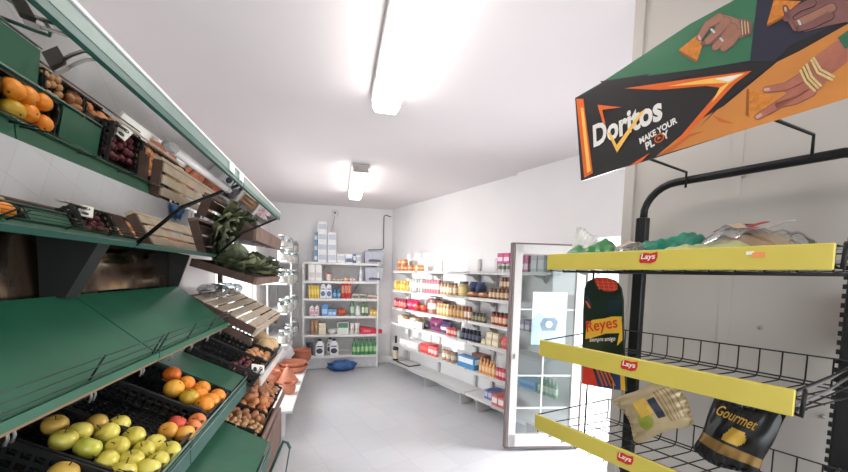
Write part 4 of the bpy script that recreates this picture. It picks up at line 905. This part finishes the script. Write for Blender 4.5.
def stroke(pts, w0, m, k, w1=None):
    """a band with round ends along points of the print; widths in print pixels"""
    w1 = w0 if w1 is None else w1; L, Rr = [], []; n = len(pts)
    for i, p in enumerate(pts):
        q0, q1 = pts[max(i-1, 0)], pts[min(i+1, n-1)]; d = hypot(q1[0]-q0[0], q1[1]-q0[1]); nx, ny = -(q1[1]-q0[1])/d, (q1[0]-q0[0])/d; w_ = (w0+(w1-w0)*i/(n-1))/2
        L.append((p[0]+nx*w_, p[1]+ny*w_)); Rr.append((p[0]-nx*w_, p[1]-ny*w_))
    def cap(p, q, w_):
        a0 = math.atan2(q[1]-p[1], q[0]-p[0]); return [(q[0]+w_/2*cos(a0+pi/2-pi*j/6), q[1]+w_/2*sin(a0+pi/2-pi*j/6)) for j in range(1, 6)]
    art(L+cap(pts[-2], pts[-1], w1)+Rr[::-1]+cap(pts[1], pts[0], w0), m, k)
SNAI = C_('print_nail', (206, 160, 140)); SRNG = C_('print_ring', (196, 196, 196))
# first hand: chip pinched by the index finger, three fingers folded behind it
art([(679, 50), (699, 34), (703, 44), (697.5, 60.5)], SCHP, 3); art([(679, 50), (697.5, 60.5), (697, 63), (679, 52.5)], SCHD, 4)
art([(712, 20), (720, 14.5), (731, 16.5), (740, 20.5), (751, 23), (752, 33), (742, 38), (732, 40), (720, 36)], SSKN, 4)
art([(739, 19), (747, 20), (752, 23), (752, 34), (744, 38), (741, 30)], SSK2, 5)
for pts, w0, w1 in (((( 738, 33), (731, 43), (724, 49)), 7.5, 5.5), (((733, 28), (724, 40), (715.5, 47.5)), 8.5, 6), (((727, 22), (717, 33), (708, 41.5)), 8.5, 6), (((720, 18), (708, 25), (700, 38)), 8, 5.5)):
    stroke(pts, w0+1.6, SSK2, 5, w1+1.4); stroke(pts, w0, SSKN, 6, w1)
stroke(((719, 37), (709, 43), (703, 44)), 6, SSK2, 5, 4.5)
stroke(((712, 30), (714.5, 32.5)), 2.4, SRNG, 7); stroke(((721, 39), (723, 41)), 2.2, SRNG, 7); stroke(((699.5, 37), (700.5, 39.5)), 2.6, SNAI, 7)
for k in range(3): stroke(((742+k*3, 21+k*.7), (743+k*3, 35-k)), 1.0, SBRC, 6)
# second hand over the navy field
art([(774, 0), (801, 1.5), (785, 15), (767, 25)], SCHP, 3); art([(767, 25), (785, 15), (786, 17), (768, 27)], SCHD, 4)
art([(788, 18), (800, 9), (815, 1), TU(6), TU(7), (848, 22), (828, 26), (806, 32), (795, 29)], SSK2, 3)
for pts, w0, w1 in (((( 830, 16), (812, 25), (799, 29)), 8, 6), (((832, 8), (812, 17), (796, 24)), 8.5, 6.5), (((812, 3), (798, 9), (786, 19)), 8, 5.5), (((796, 28), (789, 18), (785.5, 8)), 7, 4.5)):
    stroke(pts, w0+1.4, SBLK, 4, w1+1.2); stroke(pts, w0, SSKN if w0 > 8 else SSK2, 5, w1)
stroke(((799, 21.5), (800.5, 24.5)), 2.4, SRNG, 6); stroke(((785.5, 8.5), (786, 11)), 2.4, SNAI, 6)
# third hand over the orange field
art([(747, 89), (773.5, 96.5), (765, 110), (752, 118.5), (746, 115)], SCHP, 3); art([(747, 89), (749.5, 89.5), (749, 117), (746, 115)], SCHD, 4)
art([(783, 91), (797, 79), (806, 66), (816, 56), (834, 43), (848, 36), (848, 62), (830, 75), (822, 88), (810, 97), (796, 100)], SSK3, 4)
for pts, w0, w1 in (((( 812, 92), (795, 101), (778, 105)), 8, 6), (((808, 86), (788, 99), (772, 109), (758, 117)), 9.5, 5.5), (((802, 78), (786, 87), (766, 90)), 9, 5.5)):
    stroke(pts, w0+1.4, SSK2, 4, w1+1.2); stroke(pts, w0, SSK3, 5, w1)
stroke(((757.5, 117.3), (761, 115)), 3, SNAI, 6); stroke(((765.5, 90), (769, 89.6)), 3, SNAI, 6)
for pts in (((801, 71), (806, 82), (815, 91)), ((804, 68), (809, 79), (818, 88)), ((807, 65), (812, 77), (821, 86)), ((812, 61), (818, 73), (832, 80)), ((814, 58.5), (821, 70), (834, 77))):
    stroke(pts, 2.6, SBRC, 6)
for pts in (((802.5, 69.5), (807.5, 80.5), (816.5, 89.5)), ((805.5, 66.5), (810.5, 78), (819.5, 87))): stroke(pts, .7, SCHD, 7)
art([(838, 38), (848, 31), [-.08, suz(848, 29)[1]], [-.08, suz(848, 50)[1]], (845, 49)], SGRN, 5)
b.build('printed_picture', sg)
# lettering
def place_text(mb, body, p0, p1, p2, m, k, bold=.0, shear=0.):
    """p0 start of baseline, p1 end of baseline, p2 top of the first letter (photo)"""
    a, c, d = Vector(suz(*p0)), Vector(suz(*p1)), Vector(suz(*p2)); e = c-a; L = e.length; e.normalize(); pr = Vector((-e.y, e.x)); h = (d-a).dot(pr)
    M = Matrix(((e.x, 0, pr.x, a.x), (0, 1, 0, SD-.0004*k), (e.y, 0, pr.y, a.y), (0, 0, 0, 1)))
    text_mesh(mb, body, m, M, bold=bold, shear=shear, width=L, height=h)
b = MB()
place_text(b, 'Doritos', (594, 148), (663, 120), (590.5, 127), SWHT, 5, .035)
place_text(b, 'MAKE YOUR', (640.5, 144.5), (678, 123), (638.5, 139), SWHT, 5, .04, .1)
place_text(b, 'PL', (646.8, 150.5), (655.5, 145.5), (644.8, 143.5), SWHT, 5, .04, .1); place_text(b, 'Y', (664.5, 140.5), (671, 136.5), (662, 133.5), SWHT, 5, .04, .1)
c0 = suz(659.7, 138.3)
ring = [(c0[0]+.0108*cos(2*pi*i/20), c0[1]+.0108*sin(2*pi*i/20)) for i in range(20)]; rin = [(c0[0]+.0082*cos(2*pi*i/20), c0[1]+.0082*sin(2*pi*i/20)) for i in range(20)]
b.prism(ring, SD-.0024, SD-.0022, SFL1); b.prism(rin, SD-.0028, SD-.0026, SBLK); b.prism([(c0[0]-.0035, c0[1]-.0045), (c0[0]+.005, c0[1]), (c0[0]-.0035, c0[1]+.0045)], SD-.0033, SD-.0031, SFL1)
for pts in (((598, 105), (603, 110), (622, 107.5)), ((598, 105.5), (602.5, 109), (606, 125), (603, 122)), ((608, 133), (611, 133), (618, 147), (617.5, 153))):
    b.prism([suz(*p) for p in pts], SD-.0022, SD-.002, SFL2 if pts[0][0] > 600 else SFL1)
b.prism([suz(*p) for p in ((617.5, 153), (616, 147), (641, 112.5), (646, 109))], SD-.0030, SD-.0028, SFL2)
b.build('lettering', sg)
for (p, q2) in (((645, 158), (686, 178)), ((772, 119), (813, 142))):
    u0, z0 = wuz(*p, SD+.006); u1, z1 = wuz(*q2, 1.345); b = MB(); b.tube([(u0, SD+.003, z0+.012), (u0, SD+.012, z0+.002), (u1, 1.345, z1+.018), (u1, 1.347, z1-.03)], .0036, BLACK, 6); b.build('support_rod', sg)
# ------------------------------------------------------------------ upright printed board at the rack's end
RD = 1.07
ry = rackthing('side_board', 'dark green round-topped crisp board hung on the rack end', 'sign', 0, 0, 0)
def ruz(px, py): return wuz(px, py, RD)
RG = C_('side_green', (24, 40, 30), .1); RR = C_('side_red', (206, 58, 44)); RY = C_('side_yellow', (226, 176, 58)); RB = C_('side_blue', (44, 58, 100), .15, 60); RL = C_('side_grid', (232, 120, 84))
out = [(582, 384), (626, 391.5), (623, 340), (622.5, 300), (620.5, 288), (615, 280.5), (606, 277.5), (596, 277.5), (588, 281), (584.5, 288), (583, 310)]
b = MB(); b.prism([ruz(*p) for p in out][::1], RD, RD+.008, RG); b.build('board', ry)
b = MB()
def ra(pts, m, k): b.prism([ruz(*p) for p in pts], RD-.0005*k, RD-.0005*k+.0004, m)
ra([(594, 279), (599, 277.7), (610, 278.3), (617, 283), (618, 289), (613, 291.5), (604, 291), (597, 286)], RR, 1)
for i in range(4): ra([(597+i*5, 279), (597.5+i*5, 279), (600+i*5, 290), (599.5+i*5, 290)], RL, 2)
for i in range(3): ra([(596+i, 281.5+i*3.3), (617, 282.5+i*3.3), (617, 283+i*3.3), (596+i, 282+i*3.3)], RL, 2)
for i in range(6):
    for j in range(5): ra([(608+i*2.3, 301+j*2.4), (609+i*2.3, 301+j*2.4), (609+i*2.3, 302+j*2.4), (608+i*2.3, 302+j*2.4)], RB, 1)
ra([(586, 296), (588, 297), (592, 306), (590, 306)], RB, 1); ra([(585, 301), (587, 301), (591, 308), (589, 308)], SFL1, 1)
ra([(586.5, 327), (592, 320), (604, 318.5), (612, 316.5), (622, 316.5), (621.5, 328), (620.5, 333), (606, 333.5), (595, 337), (585.5, 339)], RY, 2)
ra([(622, 322), (622.5, 340), (617, 346), (618, 340)], RY, 1)
b.build('printed_picture', ry); b = MB()
ra([(583, 368), (588, 361), (594, 372), (598, 386), (582.5, 384)], RR, 1); ra([(594, 362), (606, 368), (612, 389), (598, 386)], RB, 1); ra([(612, 366), (624, 366), (625.5, 391), (613, 389)], RY, 1); ra([(612, 372), (620, 368), (621, 390), (614, 389)], RB, 2)
for k in range(4): ra([(594+k*4, 364+k*1.5), (596+k*4, 364+k*1.5), (604+k*4, 386), (602.5+k*4, 386)], SORD, 3)
def rtext(body, p0, p1, p2, m, k, bold, shear):
    a, c, d = Vector(ruz(*p0)), Vector(ruz(*p1)), Vector(ruz(*p2)); e = c-a; L = e.length; e.normalize(); pr = Vector((-e.y, e.x)); h = (d-a).dot(pr)
    text_mesh(b, body, m, Matrix(((e.x, 0, pr.x, a.x), (0, 1, 0, RD-.0005*k), (e.y, 0, pr.y, a.y), (0, 0, 0, 1))), bold=bold, shear=shear, width=L, height=h)
b.build('leaf_print', ry); b = MB()
rtext('Reyes', (588, 335.5), (619.5, 331), (588, 321), RR, 4, .012, .12); rtext('Siempre amigo', (590, 343), (616, 342), (590, 337.5), SWHT, 3, .01, .25)
b.build('lettering', ry)
b = MB(); uz0 = ruz(584, 384); b.tube([(uz0[0]+.004, RD+.012, 1.575), (uz0[0]+.004, RD+.012, .97)], .003, BLACK, 6); b.build('hanging_rod', ry)
# ------------------------------------------------------------------ crisp bags in the baskets
def pillow(w_, h_, d_, mf, name, seed, nu=44, nv=52):
    """flat-sealed crisp bag in the (x, z) plane, front towards -y; mf(u, v, front) -> material"""
    rn = random.Random(seed); p = [rn.uniform(0, 6) for _ in range(6)]; b = MB()
    for front in (1, 0):
        vs = []
        for j in range(nv+1):
            v = j/nv; e = max(0, sin(pi*min(1, max(0, (v-.05)/.9))))**.5
            for i in range(nu+1):
                u = i/nu; s_ = max(0, sin(pi*u))**.6
                d = d_/2*e*s_*(1+.10*sin(9*u+p[0]+4*v)+.08*sin(14*v+p[1]+5*u)+.06*sin(23*u-11*v+p[2]))
                d += .004*sin(38*u+p[3])*(1-e)
                x = (u-.5)*w_*(1-.10*sin(pi*v)*(.6+.4*sin(7*v+p[4]))); z = v*h_ + .012*sin(5*u+p[5])*(1-e)
                vs.append((x, -d if front else d*.8, z))
        for j in range(nv):
            for i in range(nu):
                k = j*(nu+1)+i; q = (k, k+1, k+nu+2, k+nu+1)
                b.add([vs[t_] for t_ in q], [(0, 1, 2, 3) if front else (3, 2, 1, 0)], mf((i+.5)/nu, (j+.5)/nv, front), True)
    return b.mesh(name)
def weld(me):
    import bmesh
    bm = bmesh.new(); bm.from_mesh(me); bmesh.ops.remove_doubles(bm, verts=bm.verts, dist=1e-5); bm.to_mesh(me); bm.free(); return me
BT1 = mat('bag_tan_foil', (186, 166, 128), .35, .15, .12, 20); BT2 = mat('bag_yellow_print', (226, 186, 84), .4, 0, .15, 30); BT3 = mat('bag_green_print', (150, 158, 62), .4, 0, .1, 30); BT4 = mat('bag_navy_print', (38, 44, 58), .4)
BT5 = mat('bag_brown_print', (150, 124, 88), .4, 0, .2, 60); BK1 = mat('bag_black_foil', (24, 24, 26), .32, .2, .2, 20); BK2 = mat('bag_gold_print', (206, 164, 70), .35, .3, .15, 20); BK3 = mat('bag_gold_band', (150, 116, 62), .35, .3, .1, 20)
def mf1(u, v, f):
    if f and .56 < v < .68 and .30 < u < .72: return BT4
    if f and .3 < v < .54 and .22 < u < .58: return BT2
    if f and (u-.68)**2/.03+(v-.34)**2/.018 < 1: return BT3
    if f and .7 < v < .92 and .2 < u < .85 and int(v*40) % 2 == 0: return BT5
    return BT1
bagA = rackthing('crisp_bag', 'tan crisp bag leaning in the lowest basket under the middle strip', 'bag', -.565, 1.235, .99)
o = put(weld(pillow(.155, .19, .06, mf1, 'foil_bag', 5)), 'foil_bag', bagA); o.rotation_euler = (radians(-16), radians(50), radians(-8)); o.location = (-.035, 0, .035)
def mf2(u, v, f):
    if f and .18 < v < .33: return BK3
    if f and .36 < v < .60 and abs(u-.5+.06*sin(9*v)) < .16*(1-abs(v-.46)*3): return BK2
    return BK1
bagB = rackthing('crisp_bag', 'black and gold crisp bag lying back in the lowest basket', 'bag', -.322, 1.235, .985)
o = put(weld(pillow(.15, .185, .06, mf2, 'foil_bag', 9)), 'foil_bag', bagB); o.rotation_euler = (radians(-14), radians(10), radians(-4)); o.location = (-.012, 0, .01)
b = MB(); text_mesh(b, 'Gourmet', BK2, Matrix.Translation((-.048, -.034, .125)) @ Matrix.Rotation(radians(-9), 4, 'X'), bold=.008, shear=.25, width=.088, height=.030); lt = b.build('lettering', o)

# flat bags lying in the top basket and the orange one hanging past the upright
def flat_bag(name, label, u, D, z, w_, d_, h_, c1, c2, rz=0, clear=False, tilt=(0, 0)):
    rn = random.Random(int(abs(u)*1000)); p = [rn.uniform(0, 6) for _ in range(5)]; b = MB(); nu, nv = 36, 20; vs = []
    m1 = glass_mat(name+'_film', (236, 236, 232), .22, .12) if clear else cm(c1, .3); m2 = cm(c2, .3)
    def H(x, y):
        e = max(0, (1-x*x))**.5*max(0, (1-y*y))**.5
        return h_*e**.55*(.84+.09*sin(3.2*x+p[0]+2*y)+.05*sin(8*x-5*y+p[1])+.025*sin(17*x+9*y+p[2])) + .006*sin(14*x+p[2])*(1-e)+.006
    for j in range(nv+1):
        for i in range(nu+1):
            x, y = i/nu*2-1, j/nv*2-1; vs.append((x*w_/2, y*d_/2, H(x, y)))
    k = len(vs); vs += [(v[0], v[1], max(0, min(.003, v[2]-.003))) for v in vs]
    for j in range(nv):
        for i in range(nu):
            q = (j*(nu+1)+i, j*(nu+1)+i+1, (j+1)*(nu+1)+i+1, (j+1)*(nu+1)+i)
            x = i/nu; mm = m2 if (.3 < x < .62 and .2 < j/nv < .8) else m1
            b.add([vs[t_] for t_ in q]+[vs[t_+k] for t_ in q], [(0, 1, 2, 3), (7, 6, 5, 4)], mm, True)
    me = weld(b.mesh(name)); o = single(me, name, label, 'bag', wp(-u, D, z), (tilt[0], tilt[1], WROT+rz))
    return o
ZT = 1.527
sv = rackthing('snack_bag', 'silvery white snack bag standing up at the door end of the top basket', 'bag', -.70, 1.07, ZT)
o = put(weld(pillow(.075, .13, .03, lambda u, v, f: cm((150, 156, 160), .35) if (.3 < v < .6 and .2 < u < .7) else cm((212, 212, 208), .3), 'foil_bag', 31, 20, 24)), 'foil_bag', sv); o.rotation_euler = (radians(-8), radians(8), .2)
flat_bag('snack_bag', 'green snack bag lying next to the silvery one in the top basket', -.66, 1.10, ZT, .15, .17, .10, (60, 128, 74), (224, 214, 200), .3)
flat_bag('snack_bag', 'pale clear snack bag between the two green bags in the top basket', -.57, 1.12, ZT, .15, .17, .085, (222, 206, 190), (214, 190, 166), -.2, True)
flat_bag('snack_bag', 'teal green snack bag lying flat in the top basket', -.475, 1.20, ZT, .19, .16, .118, (22, 132, 106), (30, 146, 116), .1)
flat_bag('snack_bag', 'pale green snack bag before the clear bread bag in the top basket', -.36, 1.08, ZT, .2, .13, .075, (186, 190, 132), (168, 176, 118), .05)
cb_ = flat_bag('bread_bag', 'clear bread bag printed red and blue in the top basket', -.30, 1.18, ZT, .22, .17, .125, (226, 214, 198), (214, 186, 156), -.1, True)
pm = MB()
for x0, x1, y0, y1, c in ((-.06, -.01, -.02, .03, (74, 84, 150)), (-.015, .03, -.03, .01, (206, 58, 66)), (-.085, -.06, .0, .02, (206, 70, 70)), (.03, .07, -.01, .03, (224, 220, 214))):
    pm.hexa([(x0, y0, .106), (x1, y0, .118), (x1, y1, .122), (x0, y1, .11), (x0, y0, .107), (x1, y0, .119), (x1, y1, .123), (x0, y1, .111)], cm(c))
pm.build('print', cb_)
lo = MB().ell((0, 0, .05), (.085, .055, .045), cm((206, 166, 120), .6), 16, 10).build('bread', cb_)
og = put(weld(pillow(.10, .15, .03, lambda u, v, f: cm((232, 140, 52), .35) if v < .62 else cm((214, 84, 50), .35), 'crisp_bag', 21)), 'crisp_bag'); og.location = wp(.105, 1.41, 1.33); og.rotation_euler = (0, 0, WROT)
tag(og, 'orange crisp bag hanging behind the perforated rack upright', 'bag')
# ------------------------------------------------------------------ light
w = bpy.data.worlds.new('world'); sc.world = w; w.use_nodes = True
bg = w.node_tree.nodes['Background']; bg.inputs[0].default_value = (.93, .97, 1.0, 1); bg.inputs[1].default_value = 1.8
def sun(name, d, e, ang, col):
    l = bpy.data.lights.new(name, 'SUN'); l.energy = e; l.angle = radians(ang); l.color = col
    o = bpy.data.objects.new(name, l); COL.objects.link(o); o.rotation_euler = Vector(d).to_track_quat('-Z', 'Y').to_euler(); return o
sun('sun', (1, .27, -.03), 1.9, 1.2, (1, .97, .92))
def portal(name, loc, d, sx, sy, e):
    l = bpy.data.lights.new(name, 'AREA'); l.shape = 'RECTANGLE'; l.size = sx; l.size_y = sy; l.energy = e; l.color = (.97, .98, 1)
    o = bpy.data.objects.new(name, l); COL.objects.link(o); o.location = loc; o.rotation_euler = Vector(d).to_track_quat('-Z', 'Z').to_euler(); return o
portal('fill_front', (.8, YF-.25, 1.3), (0, 1, -.25), 2.7, 2.0, 30)  # added fill light behind the camera, outside the added window
portal('daylight_left', (XL-.3, (WY0+WY1)/2, 1.3), (1, .0, -.5), 1.5, 1.3, 22)
pc = wp((DT0+DT1)/2, DW+.35, 1.0); portal('daylight_door', pc, -N-Vector((0, 0, .5)), .7, 1.6, 58)
sc.view_settings.view_transform = 'Standard'; sc.view_settings.look = 'None'; sc.view_settings.exposure = 1.04; sc.view_settings.gamma = 1; sc.view_settings.use_curve_mapping = False
sc.cycles.max_bounces = 10; sc.cycles.transparent_max_bounces = 24; sc.cycles.sample_clamp_indirect = 6; sc.cycles.caustics_reflective = False; sc.cycles.caustics_refractive = False
sc.cycles.use_denoising = True
